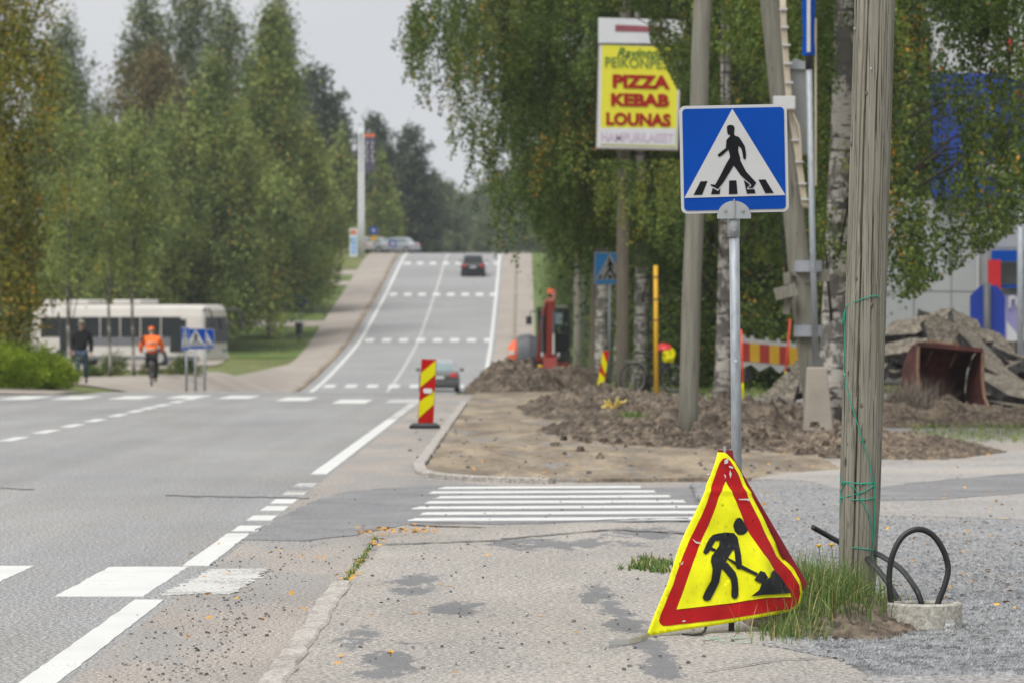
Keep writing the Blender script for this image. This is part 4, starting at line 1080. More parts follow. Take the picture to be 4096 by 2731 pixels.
# --- concrete well ring with three cable ends
wc = V(((2124-VX)/FP*22.3, 22.3, .03))
ri = thing('well_ring', wc, 'low round concrete shaft ring in the gravel beside the pole', 'concrete ring')
mb = MB(); nn = 48; rings = []
prof_ = [(.190, -.06), (.192, .128), (.187, .137), (.150, .137), (.145, .128), (.145, -.02)]
for k in range(nn):
    a = 2*math.pi*k/nn; rings.append([V((r_*math.cos(a), r_*math.sin(a), z)) for r_, z in prof_])
rings.append(rings[0]); mb.loft(rings, cap=False); mb.build('ring_wall', 'concrete', ri, smooth=False)
MB().add([(.15*math.cos(2*math.pi*k/24), .15*math.sin(2*math.pi*k/24), .0) for k in range(24)], [tuple(range(24))]).build('shaft_floor', 'soil_dark', ri)
def z4(x, y): return (1777.8+.36621*x, 994+.36621*y)
def spline(pts, k=6):
    out = []; n_ = len(pts)
    for i in range(n_-1):
        p0, p1, p2, p3 = pts[max(i-1, 0)], pts[i], pts[i+1], pts[min(i+2, n_-1)]
        for j in range(k):
            t = j/k
            out.append(.5*((2*p1)+(p2-p0)*t+(2*p0-5*p1+4*p2-p3)*t*t+(3*p1-p0-3*p2+p3)*t**3))
    return out+[pts[-1]]
def cable(px, lab, r=.0155):
    pts = spline([at(*z4(x, y), d-.55*max(0, 1-(d-22.85)/1.75)) for x, y, d in px]); o = MB().tube(pts, r, 10).build('cable', 'black_rubber', smooth=True)
    return tag(o, lab, 'cable', 'black cable ends in the shaft ring')
cable([(745,1110,22.85),(728,1000,22.85),(724,880,22.85),(745,760,22.85),(805,650,22.86),(895,603,22.87),(985,630,22.88),(1055,720,22.88),(1092,840,22.88),(1072,950,22.87),(1030,1060,22.86),(1015,1120,22.85)], 'black cable bent into a tall arch above the concrete ring')
cable([(800,1120,22.95),(780,1050,22.96),(730,960,23.1),(680,890,23.4),(625,825,23.9),(560,760,24.4),(500,700,24.5)], 'short black cable end rising steeply behind the pole')
cable([(935,1120,22.9),(918,1040,22.9),(880,960,22.95),(800,855,23.2),(700,785,23.7),(630,750,24.3),(520,715,24.6),(410,680,24.6),(320,632,24.6),(245,590,24.55)], 'long black cable whose cut end sticks out left of the pole')
# tuft of tar-dark gravel against the ring
stuff(mound('gravel_clump', (2178-VX)/FP*22.06, 22.03, .07, .10, .10, 'gravel_base', 14, 14, .8, 20, .8, 5.), 'small heap of grey crushed stone against the ring', 'gravel')

# --- loose stones and fallen leaves on the near ground
def stones(name, pts, mat, label, cat):
    vs = []; fs = []
    for (x, y, z, r_) in pts:
        o = len(vs); a = random.uniform(0, 6.28); sq = random.uniform(.45, .8); el = random.uniform(.7, 1.2)
        for k in range(5):
            b_ = a+2*math.pi*k/5; q = r_*random.uniform(.75, 1.15)
            vs.append((x+q*math.cos(b_)*el, y+q*math.sin(b_), z-r_*.2)); 
        for k in range(5):
            b_ = a+.5+2*math.pi*k/5; q = r_*random.uniform(.35, .75)
            vs.append((x+q*math.cos(b_)*el, y+q*math.sin(b_), z+r_*sq))
        fs += [(o+k, o+(k+1) % 5, o+5+(k+1) % 5, o+5+k) for k in range(5)]+[tuple(o+5+k for k in range(5))]
    mb = MB(); mb.v = vs; mb.f = fs
    return stuff(mb.build(name, mat), label, cat)
pts = []
for i in range(15000):
    t = random.random(); y = 1100+470*math.sqrt(t); x = random.uniform(1600, 2400)
    X, D = gd(x, y)
    if y > 1480 and x < 1830+ (y-1480)*1.9: continue
    if y < 1300 and x < 1600+(y-1100)*.7: continue
    if 1290 < y <= 1480 and x < 1870: continue
    if 1060 < y < 1195 and x > 1990 and random.random() < .85: continue
    if (X-wc.x)**2+(D-wc.y)**2 < .04: continue
    pts.append((X, D, .04, random.choice((.006, .008, .010, .013, .017))*random.uniform(.8, 1.25)))
stones('gravel_stones', pts, 'gravel_stone', 'crushed grey stone covering the yard on the right', 'gravel')
pts = []
for i in range(520):
    y = random.uniform(1215, 1568); x = random.triangular(430, 800, 640)-(y-1250)*.9*.8
    if y < 1300: x = random.uniform(480, 860)
    X, D = gd(x, y)
    if -2.1 < X < -1.2: pts.append((X, D, .002, random.choice((.004, .006, .008, .012))*random.uniform(.7, 1.2)))
for i in range(260):
    X, D = gd(random.uniform(700, 1700), random.uniform(1120, 1560)); pts.append((X, D, .034 if D < 33 and X > -1 else .014, random.choice((.004, .006, .009, .012))))
for i in range(160):
    X, D = gd(random.uniform(940, 1850), random.uniform(940, 1110)); pts.append((X, D, .04, random.uniform(.01, .035)))
stones('loose_pebbles', pts, 'pebble', 'dark loose pebbles scattered on the shoulder and pavement', 'pebbles')
vs = []; P = []; 
for i in range(430):
    k = random.random()
    if k < .3: x, y = random.uniform(1700, 2352), random.uniform(1120, 1420)
    elif k < .45: x, y = random.uniform(400, 1400), random.uniform(1240, 1560)
    elif k < .65: x, y = random.uniform(820, 1000), random.gauss(1231, 5)
    elif k < .75: t = random.random(); x, y = 795+75*t+random.gauss(0, 8), 1345-100*t
    else: x, y = random.uniform(1000, 2352), random.uniform(985, 1110)
    X, D = gd(x, y)
    P.append((X, D, .05 if D > 30 or X > 1.2 else .036))
P = np.array(P); n = len(P)
A = rdir(n)*[1, 1, .25]; NV = rdir(n)*.5+np.array([0, 0, 1])
lit = thing('tmp', (0, 0, 0), 'x', 'x')
o = leaf_mesh('fallen_leaves', P, A, NV, rng.uniform(.03, .055, n), rng.uniform(.025, .045, n), np.ones(n), 'leaf_litter', None)
bpy.data.objects.remove(lit)
stuff(o, 'yellow and orange fallen birch leaves scattered over the ground', 'leaves')

# ------------------------------------------------------------------ middle distance, right side
def wood_pole(name, xb, yb, xt, yt, d, r, label, mat='grey_wood', top=9.0, group=None):
    b0 = at(xb, yb, d); t0 = at(xt, yt, d); sl = (t0.x-b0.x)/(t0.z-b0.z)
    root = thing(name, (b0.x, d, H(b0.x, d)), label, 'pole', group)
    pts = []; rs = []
    for i in range(15):
        z = -.2+(top+.2)*i/14; pts.append((sl*z+.008*math.sin(z*2+d), .01*math.cos(z*1.7), z)); rs.append(r*(1.04-.028*z/1.0*.6))
    MB().tube(pts, rs, 18).build('shaft', mat, root, smooth=True)
    return root, sl
GPOL = 'wooden poles along the dug-up pavement'
wood_pole('wooden_pole', 1577, 1022, 1609, 146, 57, .125, 'slender grey wooden pole left of the big crossing sign', group=GPOL)
p3, sl3 = wood_pole('wooden_pole', 1428, 902, 1431, 540, 99, .145, 'dark brown wooden pole under the yellow restaurant sign', 'brown_wood', group=GPOL)
wood_pole('wooden_pole', 1366, 880, 1370, 500, 117, .15, 'brownish wooden pole left of the half-hidden crossing sign', 'brown_wood', group=GPOL)
wood_pole('wooden_pole', 1327, 846, 1328, 450, 148, .145, 'farthest wooden pole, right of the excavator', group=GPOL)
# leaning pole with its fittings
lp, lsl = wood_pole('leaning_pole', 1880, 985, 1776, 37, 57.6, .142, 'leaning grey utility pole carrying cable covers and grey boxes', 'grey_wood')
lo = V(lp.location)
def onlean(x, y, dd=57.3): return at(x, y, dd)
cv = [(1796,-40),(1800,60),(1806,150),(1812,225),(1822,290),(1832,350),(1840,410),(1848,470),(1853,478)]
for off in (-5, 0, 5):
    MB().tube([onlean(x+off*.8, y, 57.40) for x, y in cv], .021, 6).build('cable_cover', 'cream_plastic', lp, smooth=True, origin=lo)
MB().tube([onlean(1822, 262), onlean(1834, 290), onlean(1838, 320), onlean(1840, 370)], .016, 6).build('cable_cover', 'cream_plastic', lp, origin=lo)
for x, y in ((1799, 22), (1802, 63), (1806, 104), (1809, 146), (1812, 190), (1827, 322), (1836, 372), (1843, 422), (1849, 458)):
    MB().box(onlean(x, y, 57.36), (.11, .03, .022)).build('clip', 'white_plastic', lp, origin=lo)
MB().box(onlean(1801, 237, 57.3), (.29, .12, .175)).build('junction_box', 'white_plastic', lp, origin=lo, bevel=.01)
mb = MB(); c0 = onlean(1830, 250, 57.85); mb.box(c0, (.40, .22, 1.25)); bxo = mb.build('meter_cabinet', 'grey_plastic', lp, origin=lo, bevel=.02)
MB().prism([onlean(1806, 158, 57.7), onlean(1853, 160, 57.7), onlean(1850, 143, 57.7), onlean(1825, 134, 57.7)], (0, .26, 0)).build('cabinet_lid', 'galvanised_dull', bxo, origin=lo)
for y in (612, 760): MB().tube([onlean(1856, y, 57.52)+V((0, 0, -.075)), onlean(1856, y, 57.52)+V((0, 0, .075))], .19, 14).build('tape_band', 'tape_grey', lp, origin=lo)
# timber cross pieces
for (x0, y0, x1, y1, hh, dd) in ((1800, 640, 1905, 632, .16, 57.45), (1780, 677, 1830, 664, .16, 57.2), (1816, 668, 1805, 722, .09, 57.3)):
    a, b_ = onlean(x0, y0, dd), onlean(x1, y1, dd); ax = (b_-a).normalized(); up = V((0, -1, 0)).cross(ax).normalized()
    MB().prism([a-up*hh/2, b_-up*hh/2, b_+up*hh/2, a+up*hh/2], (0, .09, 0)).build('cross_timber', 'grey_wood', lp, origin=lo)
for x, y in ((1823, 637), (1875, 634)): MB().tube([onlean(x, y, 57.46), onlean(x, y, 57.38)], .03, 8).build('bolt', 'machine_dark', lp, origin=lo)
MB().tube([onlean(1790, 480, 57.8), onlean(1797, 560, 57.8), onlean(1808, 650, 57.8)], .013, 5).build('loose_cable', 'black_rubber', lp, origin=lo)
# street name post in a concrete foot, seen edge-on
spb = at(1878, 990, 57.0)
sp = thing('street_sign_post', (spb.x, 57.0, spb.z), 'grey steel sign post with narrow blue and white sign standing in a concrete foot', 'sign post')
mb = MB(); 
mb.loft([[at(1846, 990, 57.0)+V((0, -.1, 0)), at(1913, 990, 57.0)+V((0, -.1, 0)), at(1913, 990, 57.0)+V((0, .26, 0)), at(1846, 990, 57.0)+V((0, .26, 0))],
         [at(1854, 842, 57.0)+V((0, -.05, 0)), at(1899, 842, 57.0)+V((0, -.05, 0)), at(1899, 842, 57.0)+V((0, .20, 0)), at(1854, 842, 57.0)+V((0, .20, 0))]])
mb.build('concrete_foot', 'foot_concrete', sp, origin=sp.location, bevel=.02)
MB().tube([at(1874, 850, 57.07), at(1866, 553, 57.07), at(1857, 118, 57.07)], .040, 12).build('post', 'galvanised', sp, smooth=True, origin=sp.location)
MB().tube([at(1857.5, 160, 57.07), at(1857, 118, 57.07), at(1856, 100, 57.07)], .046, 12).build('sleeve', 'black_plastic', sp, smooth=True, origin=sp.location)
mb = MB()
rings = []
for y, w_ in ((128, 15), (112, 15), (100, 14), (80, 13), (30, 15), (-120, 17)):
    c = at(1857, y, 57.07); q = w_*57e-4/1.0
    rings.append([c+V((-q, .0, 0)), c+V((0, -q*.9, 0)), c+V((q, 0, 0)), c+V((0, q*.9, 0))])
mb.loft(rings); mb.build('folded_sign', 'sign_blue', sp, origin=sp.location)
mb = MB(); mb.prism([at(1853, 120, 56.93), at(1861, 120, 56.93), at(1861, -110, 56.93), at(1853, -110, 56.93)], (0, .02, 0)); mb.build('white_band', 'sign_white', sp, origin=sp.location)
MB().box(at(1873, 130, 57.1)+V((0, 0, -.6)), (.025, .03, 2.2)).build('side_rail', 'cream_plastic', sp, origin=sp.location)

# --- restaurant light box
LD = 97.6
lb = thing('restaurant_sign', (at(1465, 345, LD).x, LD, at(0, 345, LD).z), 'tall yellow restaurant light box with red words under birch twigs', 'sign')
def z5(x, y, d=LD): return at(1349.4+.20872*x, 28.7+.20872*y, d)
def lbp(name, pts, mat, dd, th=.01):
    return MB().prism([z5(x, y, LD)+V((0, dd, 0)) for x, y in pts], (0, th, 0)).build(name, mat, lb, origin=lb.location)
lbp('case', [(122,350),(1040,380),(995,1520),(95,1500)], 'lightbox_frame', 0, .35)
lbp('frame', [(132,358),(1028,385),(985,1505),(105,1488)], 'lightbox_white', -.012, .011)
lbp('yellow_face', [(160,362),(1000,388),(970,1485),(140,1462)], 'lightbox_yellow', -.024, .011)
lbp('white_strip', [(147,1275),(970,1280),(962,1470),(138,1450)], 'lightbox_white', -.034, .009)
lbp('top_case', [(120,62),(1075,90),(1062,350),(120,340)], 'lightbox_white', -.05, .42)
lbp('top_bar', [(305,140),(870,165),(865,225),(303,212)], 'print_maroon', -.06, .009)
def text(s, p0, p1, hgt, mat, parent, y, origin, bold=0., shear=0., name='lettering'):
    """flat word whose baseline runs p0 -> p1 (world), hgt metres tall"""
    cu = bpy.data.curves.new('txt', 'FONT'); cu.body = s; cu.offset = bold; cu.shear = shear; cu.resolution_u = 3; cu.extrude = .012
    ob = bpy.data.objects.new('txt', cu); COL.objects.link(ob)
    bpy.context.view_layer.update()
    me = bpy.data.meshes.new_from_object(ob.evaluated_get(bpy.context.evaluated_depsgraph_get()))
    bpy.data.objects.remove(ob)
    n = len(me.vertices); co = np.empty(n*3); me.vertices.foreach_get('co', co); co = co.reshape(-1, 3)
    mn, mx_ = co.min(0), co.max(0)
    u = (co[:, 0]-mn[0])/(mx_[0]-mn[0]); v_ = (co[:, 1]-mn[1])/(mx_[1]-mn[1]); w_ = co[:, 2]*.3
    p0, p1 = np.array(p0), np.array(p1)
    out = p0[None]+(p1-p0)[None]*u[:, None]; out[:, 2] += v_*hgt; out[:, 1] = y+w_
    out -= np.array(origin)
    me.vertices.foreach_set('co', out.astype(np.float32).ravel()); me.materials.clear(); me.materials.append(M[mat]); me.update()
    o = bpy.data.objects.new(name, me); COL.objects.link(o); o.parent = parent
    return o
k_ = .20872*LD/FP
for s, (x0, y0), (x1, y1), h_, mat, bold, sh in (('PIZZA', (275,832), (905,850), 148, 'print_red', .05, 0), ('KEBAB', (258,1033), (898,1045), 142, 'print_red', .05, 0), ('LOUNAS', (205,1243), (915,1262), 142, 'print_red', .045, 0),
                                              ('Ravintola', (325,497), (860,510), 105, 'print_dkgreen', .012, .35), ('PEIKONPES', (195,605), (880,628), 112, 'print_green', .005, 0), ('HAMPURILAISET', (150,1420), (945,1438), 105, 'print_pink', .02, 0)):
    text(s, z5(x0, y0), z5(x1, y1), h_*k_, mat, lb, LD-.040, lb.location, bold, sh)
for z in (410, 1300): MB().box(z5(500, z, LD)+V((-.1, .7, 0)), (1.2, .9, .08)).build('mounting_arm', 'galvanised_dull', lb, origin=lb.location)

# --- half-hidden crossing sign, tilted marker board, yellow pole
c = at(1400, 892, 108); zc2 = at(0, 617, 108).z-H(c.x, 108)
ped_sign((at(1406, 890, 108).x, 108, H(c.x, 108)), zc2, .80, 'smaller pale crossing sign half hidden behind the brown pole', R(14), 0, .035, at(1400, 617, 108).x-at(1406, 890, 108).x, 'sign_blue_pale', detail=False)  # blue brightened in its colour to offset the leaf shade
def striped(name, c4, d, label, rows, base_=None, cat='marker board', th=.03):
    """panel given by its pixel corners tl,tr,br,bl at distance d, with yellow diagonal stripes"""
    root = thing(name, (at(*c4[3], d).x, d, H(at(*c4[3], d).x, d)), label, cat)
    P_ = [at(*q, d) for q in c4]
    MB().prism([P_[0], P_[1], P_[2], P_[3]], (0, th, 0)).build('panel', 'board_red', root, origin=root.location)
    def bl(u, v_): return (P_[0]*(1-u)+P_[1]*u)*(1-v_)+(P_[3]*(1-u)+P_[2]*u)*v_
    for a, b_, c_, d_ in rows:
        MB().prism([bl(.03, a)-V((0, .006, 0)), bl(.97, b_)-V((0, .006, 0)), bl(.97, c_)-V((0, .006, 0)), bl(.03, d_)-V((0, .006, 0))], (0, .005, 0)).build('yellow_stripe', 'board_yellow', root, origin=root.location)
    return root, bl
tb, blt = striped('marker_board', [(1384,804),(1399,807),(1384,903),(1369,901)], 92, 'tilted red and yellow marker board in front of the half-hidden crossing sign', [(.02, .28, .55, .28), (.50, .62, .90, .95)])
tb['label'] = 'tilted red and yellow marker board in the dirt at the foot of the brown poles'
dl, bld = striped('delineator', [(968.2,823.6),(1002.4,824.8),(995.4,970.7),(959.6,970.7)], 65.8, 'upright red and yellow delineator on black base at road edge', [(.215, .015, .24, .44), (.665, .49, .705, .925)], th=.035)
mb = MB(); c = at(975, 983, 65.6); rt_ = [(-.23, -.10), (.23, -.10), (.23, .22), (-.23, .22)]
mb.loft([[V((c.x+x, 65.7+y, .003)) for x, y in rt_], [V((c.x+x, 65.7+y, .05)) for x, y in rt_], [V((c.x+x*.72, 65.7+y*.8, .085)) for x, y in rt_]]); mb.build('base', 'black_rubber', dl, origin=dl.location, bevel=.01)
MB().prism([bld(.3, .455)+V((0, -.02, 0)), bld(.75, .455)+V((0, -.02, 0)), bld(.85, .495)+V((0, -.02, 0)), bld(.72, .535)+V((0, -.02, 0)), bld(.3, .53)+V((0, -.02, 0)), bld(.22, .49)+V((0, -.02, 0))], (0, .004, 0)).build('white_label', 'plate_white', dl, origin=dl.location)
yp = thing('marker_pole', bx(1507, 97), 'slim yellow marker pole beside the bicycle', 'pole')
y0 = at(1507, 893, 97); y1 = at(1506, 610, 97)
MB().tube([tuple(y0-V(yp.location)+V((0, 0, -.2))), tuple(y1-V(yp.location))], .05, 10).build('tube', 'post_yellow', yp, smooth=True)
for f in (.55, .72, .9): MB().tube([y0.lerp(y1, f)-V(yp.location), y0.lerp(y1, f+.012)-V(yp.location)], .058, 10).build('collar', 'bucket_rust', yp)

# --- barrier with orange posts
BD = 88
ba = thing('roadworks_barrier', bx(1765, BD), 'red and yellow plastic barrier with notched white top behind the dirt', 'barrier')
bo = ba.location
def bq(n_, pts, mat, dd, th): return MB().prism([at(x, y, BD)+V((0, dd, 0)) for x, y in pts], (0, th, 0)).build(n_, mat, ba, origin=bo)
bq('rail', [(1698,775),(1836,790),(1836,800),(1698,787)], 'barrier_white', 0, .06)
bq('lower_rail', [(1698,826),(1836,838),(1830,858),(1812,842),(1790,856),(1770,838),(1745,852),(1725,836),(1698,848)], 'barrier_white', 0, .06)
for i, x in enumerate((1707, 1728, 1762, 1788, 1813, 1832)): bq('notch_post', [(x-4, 768+(x-1700)*.11), (x+4, 769+(x-1700)*.11), (x+4, 780+(x-1700)*.11), (x-4, 779+(x-1700)*.11)], 'barrier_white', .01, .05)
for i in range(6):
    x0, x1 = 1700+i*22.5, 1700+(i+1)*22.5; f = lambda x: (x-1700)*.09
    bq('colour_panel', [(x0, 786+f(x0)), (x1-.2, 786+f(x1)), (x1-.2, 828+f(x1)), (x0, 828+f(x0))], ('barrier_red', 'barrier_yellow')[i % 2], -.012, .04)
for x in (1720, 1815): bq('foot', [(x-10, 872), (x+10, 872), (x+6, 845), (x-6, 845)], 'black_plastic', .07, .3)
for (x0, y0_, x1, y1_, d, lab) in ((1803, 868, 1815, 733, 84, 'orange marker post leaning at the right end of the barrier'), (1706, 895, 1702, 757, 82, 'orange marker post just behind the steel sign pole')):
    a, b_ = at(x0, y0_, d), at(x1, y1_, d); g_ = H(a.x, d)
    r_ = thing('marker_post', (a.x, d, g_), lab, 'post', 'orange marker posts')
    o_ = V(r_.location); foot = a+(a-b_)*((a.z-g_)/(b_.z-a.z))
    MB().tube([a.lerp(b_, .12), b_], [.055, .05], 10, flat=.4).build('blade', 'post_orange', r_, smooth=True, origin=o_)
    MB().tube([foot, a, a.lerp(b_, .12)], [.05, .055, .055], 10, flat=.4).build('yellow_foot', 'board_yellow', r_, smooth=True, origin=o_)

# --- bicycles
def bicycle(loc, rz, label, frame='machine_dark', detail=True):
    """forward along +Y, wheelbase 1.05"""
    b_ = thing('bicycle', loc, label, 'bicycle', None, rz)
    rw_ = .34
    for y in (-.52, .53):
        w_ = MB().ring((0, y, rw_), rw_-.02, .020, 'x', 24, 6).build('wheel', 'tyre', b_, smooth=True)
        MB().ring((0, y, rw_), rw_-.045, .009, 'x', 24, 5).build('rim', 'steel', w_)
        sp_ = MB()
        for k in range(12):
            a = 2*math.pi*k/12; sp_.tube([(.012*(-1)**k, y, rw_), (0, y+math.cos(a)*(rw_-.045), rw_+math.sin(a)*(rw_-.045))], .0018, 4, cap=False)
        sp_.tube([(-.04, y, rw_), (.04, y, rw_)], .02, 8); sp_.build('spokes', 'steel', w_)
    f = MB(); bb, hd, st = (0, -.07, .30), (0, .38, .78), (0, -.20, .82)
    f.tube([bb, (0, .36, .66)], .019, 8); f.tube([bb, st], .017, 8); f.tube([st, hd], .016, 8); f.tube([(0, .35, .62), (0, .40, .86)], .02, 8)
    for s_ in (-.05, .05):
        f.tube([bb, (s_, -.52, rw_)], .010, 6); f.tube([(0, -.18, .75), (s_, -.52, rw_)], .009, 6)
    f.build('frame', frame, b_, smooth=True)
    f = MB()
    for s_ in (-.05, .05): f.tube([(s_*.6, .37, .62), (s_, .40, .5), (s_, .53, rw_)], .011, 6)
    f.build('fork', frame, b_)
    f = MB(); f.tube([(0, .40, .86), (0, .41, .98)], .014, 6); f.tube([(-.30, .28, 1.03), (-.2, .36, 1.02), (0, .42, .98), (.2, .36, 1.02), (.30, .28, 1.03)], .012, 6); f.build('handlebar', 'machine_dark', b_)
    f = MB(); f.loft([[V((x*w_, y, z)) for x, z in ((-1, .90), (-.6, .935), (.6, .935), (1, .90), (.4, .88), (-.4, .88))] for y, w_ in ((-.36, .07), (-.28, .085), (-.15, .045), (-.05, .02))]); f.tube([(0, -.2, .8), (0, -.22, .89)], .013, 6); f.build('saddle', 'black_plastic', b_)
    f = MB(); f.tube([(-.08, -.07, .30), (.08, -.07, .30)], .05, 10); f.tube([(.08, -.07, .30), (.08, .02, .16)], .01, 5); f.tube([(-.08, -.07, .30), (-.08, -.16, .44)], .01, 5); f.box((.12, .02, .16), (.09, .06, .02)); f.box((-.12, -.16, .44), (.09, .06, .02)); f.build('cranks', 'machine_dark', b_)
    f = MB(); f.box((0, -.52, .73), (.14, .32, .015)); f.tube([(.06, -.62, .73), (.05, -.52, rw_)], .006, 5); f.tube([(-.06, -.62, .73), (-.05, -.52, rw_)], .006, 5); f.build('carrier', 'steel', b_)
    return b_
bk1 = bicycle(bx(1500, 98.5), R(-62), 'dark bicycle parked behind the yellow marker pole')
bag = thing('bag', at(1528, 806, 98.2), 'bright red and yellow bundle on the parked bicycle', 'bag')
def crumpled(c, r, seed):
    mb = MB(); mb.ball((0, 0, 0), (1, 1, 1), 14)
    mb.v = [tuple(V((p[0]*r[0], p[1]*r[1], p[2]*r[2]))*(1+.75*noise.noise(V(p)*1.6+V((seed, 0, seed))))+V(c)) for p in mb.v]
    return mb
crumpled((-.03, 0, .07), (.15, .11, .11), 2.).build('red_bundle', 'lamp_red', bag)
crumpled((.05, -.04, -.10), (.13, .09, .20), 5.).build('yellow_bundle', 'board_yellow', bag)
MB().box((0, .05, -.32), (.22, .2, .16)).build('basket', 'machine_dark', bag)

# --- dug-up soil
G_D = 'excavated soil beside the stripped pavement'
def soil(x, y, rx, ry, h, lab, seed, mat='soil_dark', pw=.9, ls=2.2, n=90, lump=.6):
    o = mound('soil_heap', x, y, rx, ry, h, mat, n, n, lump, ls, pw, seed, -.03, .09); tag(o, lab, 'soil heap', G_D); return o
soil(2.7, 63, 2.4, 9, .36, 'long low bank of churned brown soil along the poles', 1.1, n=120, lump=.9)
soil(1.5, 78, 1.6, 10, .30, 'brown soil bank left of the half-hidden crossing sign', 2.2, n=110, lump=.9)
soil(4.2, 55, 1.7, 4.0, .18, 'flat spread of brown soil by the concrete foot', 3.3, 'soil', n=90, lump=.9)
soil((1185-VX)/FP*104, 104, 1.2, 3.2, .70, 'conical soil heap in front of the excavator, left one', 4.4, lump=.35)
soil((1300-VX)/FP*108, 108, 1.1, 3.2, .50, 'greyer soil heap in front of the excavator, right one', 5.5, 'soil', lump=.35)
soil(6.4, 70, 2.6, 3.4, .30, 'bare brown soil in front of the red bucket', 6.6, 'soil', lump=.7)
# clods
pts = []
for i in range(520):
    X = random.triangular(.2, 4.6, 2.6); D = random.uniform(50, 84); pts.append((X, D, random.uniform(.05, .3) if X > 1 else .05, random.uniform(.02, .09)))
stones('soil_clods', pts, 'soil_dark', 'clods of brown soil strewn over the dug-up strip', 'soil')
# short grass at the soil's edges
pts = [(at(x, y, 16000/(y-740)).x, 16000/(y-740), .02) for x, y in [(random.uniform(1590, 1830), random.uniform(892, 930)) for _ in range(1200)]]
blades('grass_patch', pts, .2, .025, .55, label='strip of green grass behind the soil bank', cat='grass', lean=1.)
pts = [(x, d, .34) for x, d in [(random.gauss(at(1450, 1010, 59).x, .10), random.gauss(58.5, .5)) for _ in range(160)]]
blades('grass_patch', pts, .1, .016, .5, label='small green sod lying on the brown soil', cat='grass', lean=1.)
pts = [(x, d, .02) for x, d in [gd(random.uniform(2090, 2352), random.uniform(978, 1020)) for _ in range(700)]]
blades('grass_patch', pts, .1, .02, .9, label='yellowish grass with leaves right of the soil', cat='grass', lean=1.)
# yellow ribbon scrap and pipe end
mb = MB(); c = at(1410, 950, 66)+V((0, 0, .05))
for i in range(16):
    a = random.uniform(0, 6.28); L = random.uniform(.12, .27); e = V((math.cos(a)*L, random.uniform(-.05, .05), abs(math.sin(a))*L*.8)); q = V((0, .012, .028))
    mb.prism([c, c+e*.5+V((0, 0, .03)), c+e, c+e+q, c+e*.5+V((0, 0, .05)), c+q], (.004, .01, 0))
tag(mb.build('ribbon_tangle', 'ribbon_yellow'), 'tangle of yellow ribbon lying on the soil bank', 'ribbon')
pe = at(2019, 985, 63); mb = MB(); mb.ring(pe, .055, .014, 'y', 16, 6); mb.tube([pe+V((-.0, .04, 0)), pe+V((-.25, .8, -.02))], .066, 14, cap=False)
tag(mb.build('pipe', 'post_yellow', smooth=True), 'yellow pipe end lying behind the weathered pole', 'pipe')

# --- heap of broken asphalt slabs
G_S = 'broken asphalt slabs in the heap'
def slab(c, sx, sy, th, rot, lab):
    k = random.randint(5, 7); pts = []
    for i in range(k):
        a = 2*math.pi*i/k+random.uniform(-.25, .25); q = random.uniform(.75, 1.15); pts.append(V((sx*q*math.cos(a), sy*q*math.sin(a), random.uniform(-.02, .02))))
    mb = MB(); n_ = len(pts)
    top = [p+V((0, 0, th/2)) for p in pts]; bot = [p*.93+V((random.uniform(-.04, .04), random.uniform(-.04, .04), -th/2)) for p in pts]
    mb.add(top+bot, [tuple(range(n_))], 0)
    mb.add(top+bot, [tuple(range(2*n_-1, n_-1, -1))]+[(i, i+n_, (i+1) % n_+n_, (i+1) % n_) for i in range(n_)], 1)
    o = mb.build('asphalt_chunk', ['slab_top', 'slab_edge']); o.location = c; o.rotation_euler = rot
    return tag(o, lab, 'asphalt chunk', G_S, 'thing')
HX, HD = (2185-VX)/FP*80, 80
done = 0
while done < 52:
    a = random.uniform(0, 6.28); q = math.sqrt(random.random())
    if q*math.sin(a) > .42: continue        # the far side of the heap is out of sight
    done += 1
    x = HX+2.3*q*math.cos(a); d = HD+1.8*q*math.sin(a)+.6
    z = max(.05, 1.75*(1-q**1.5)*random.uniform(.8, 1.03))
    sx = random.uniform(.28, .62); u = q*math.cos(a)
    where = 'near the top of' if z > 1.05 else ('at the left foot of' if u < -.45 and z < .5 else ('on the left flank of' if u < -.2 else ('at the right foot of' if u > .45 and z < .5 else ('on the right flank of' if u > .2 else ('low in the middle of' if z < .5 else 'half way up the middle of')))))
    size = 'large' if sx > .5 else ('middling' if sx > .38 else 'small')
    slab((x, d, z), sx, random.uniform(.22, .42), random.uniform(.13, .22), (random.uniform(-.05, .55), random.uniform(-.6, .6)+.3*math.cos(a), random.uniform(-1.0, 1.0)), f'{size} broken asphalt slab {where} the heap behind the bucket')
for x, y, d, sx, sy, rot, lab in ((2165, 770, 77.3, .42, .34, (1.25, .35, .3), 'upright asphalt slab standing above the bucket rim'), (2090, 758, 77.6, .55, .36, (.45, -.25, .1), 'widest pale asphalt slab at the top left of the heap'),
                                  (2065, 805, 76.9, .5, .36, (.5, -.2, -.3), 'pale slab below the widest one'), (2290, 860, 76.5, 1.0, .5, (.35, .5, .2), 'long slab sloping down to the right of the bucket'),
                                  (2330, 900, 75.5, .8, .55, (.4, .25, .4), 'pale slab lying low at the right picture edge'), (2255, 815, 77.5, .7, .45, (.3, .75, 0), 'steep dark edged slab right of the bucket rim'),
                                  (2310, 935, 74.6, .6, .4, (.12, .1, .7), 'flat dark slab on the ground right of the bucket'), (2220, 760, 78.5, .5, .4, (.9, .5, .3), 'blocky slab at the right shoulder of the heap')):
    o = slab(at(x, y, d), sx, sy, .16, rot, lab)
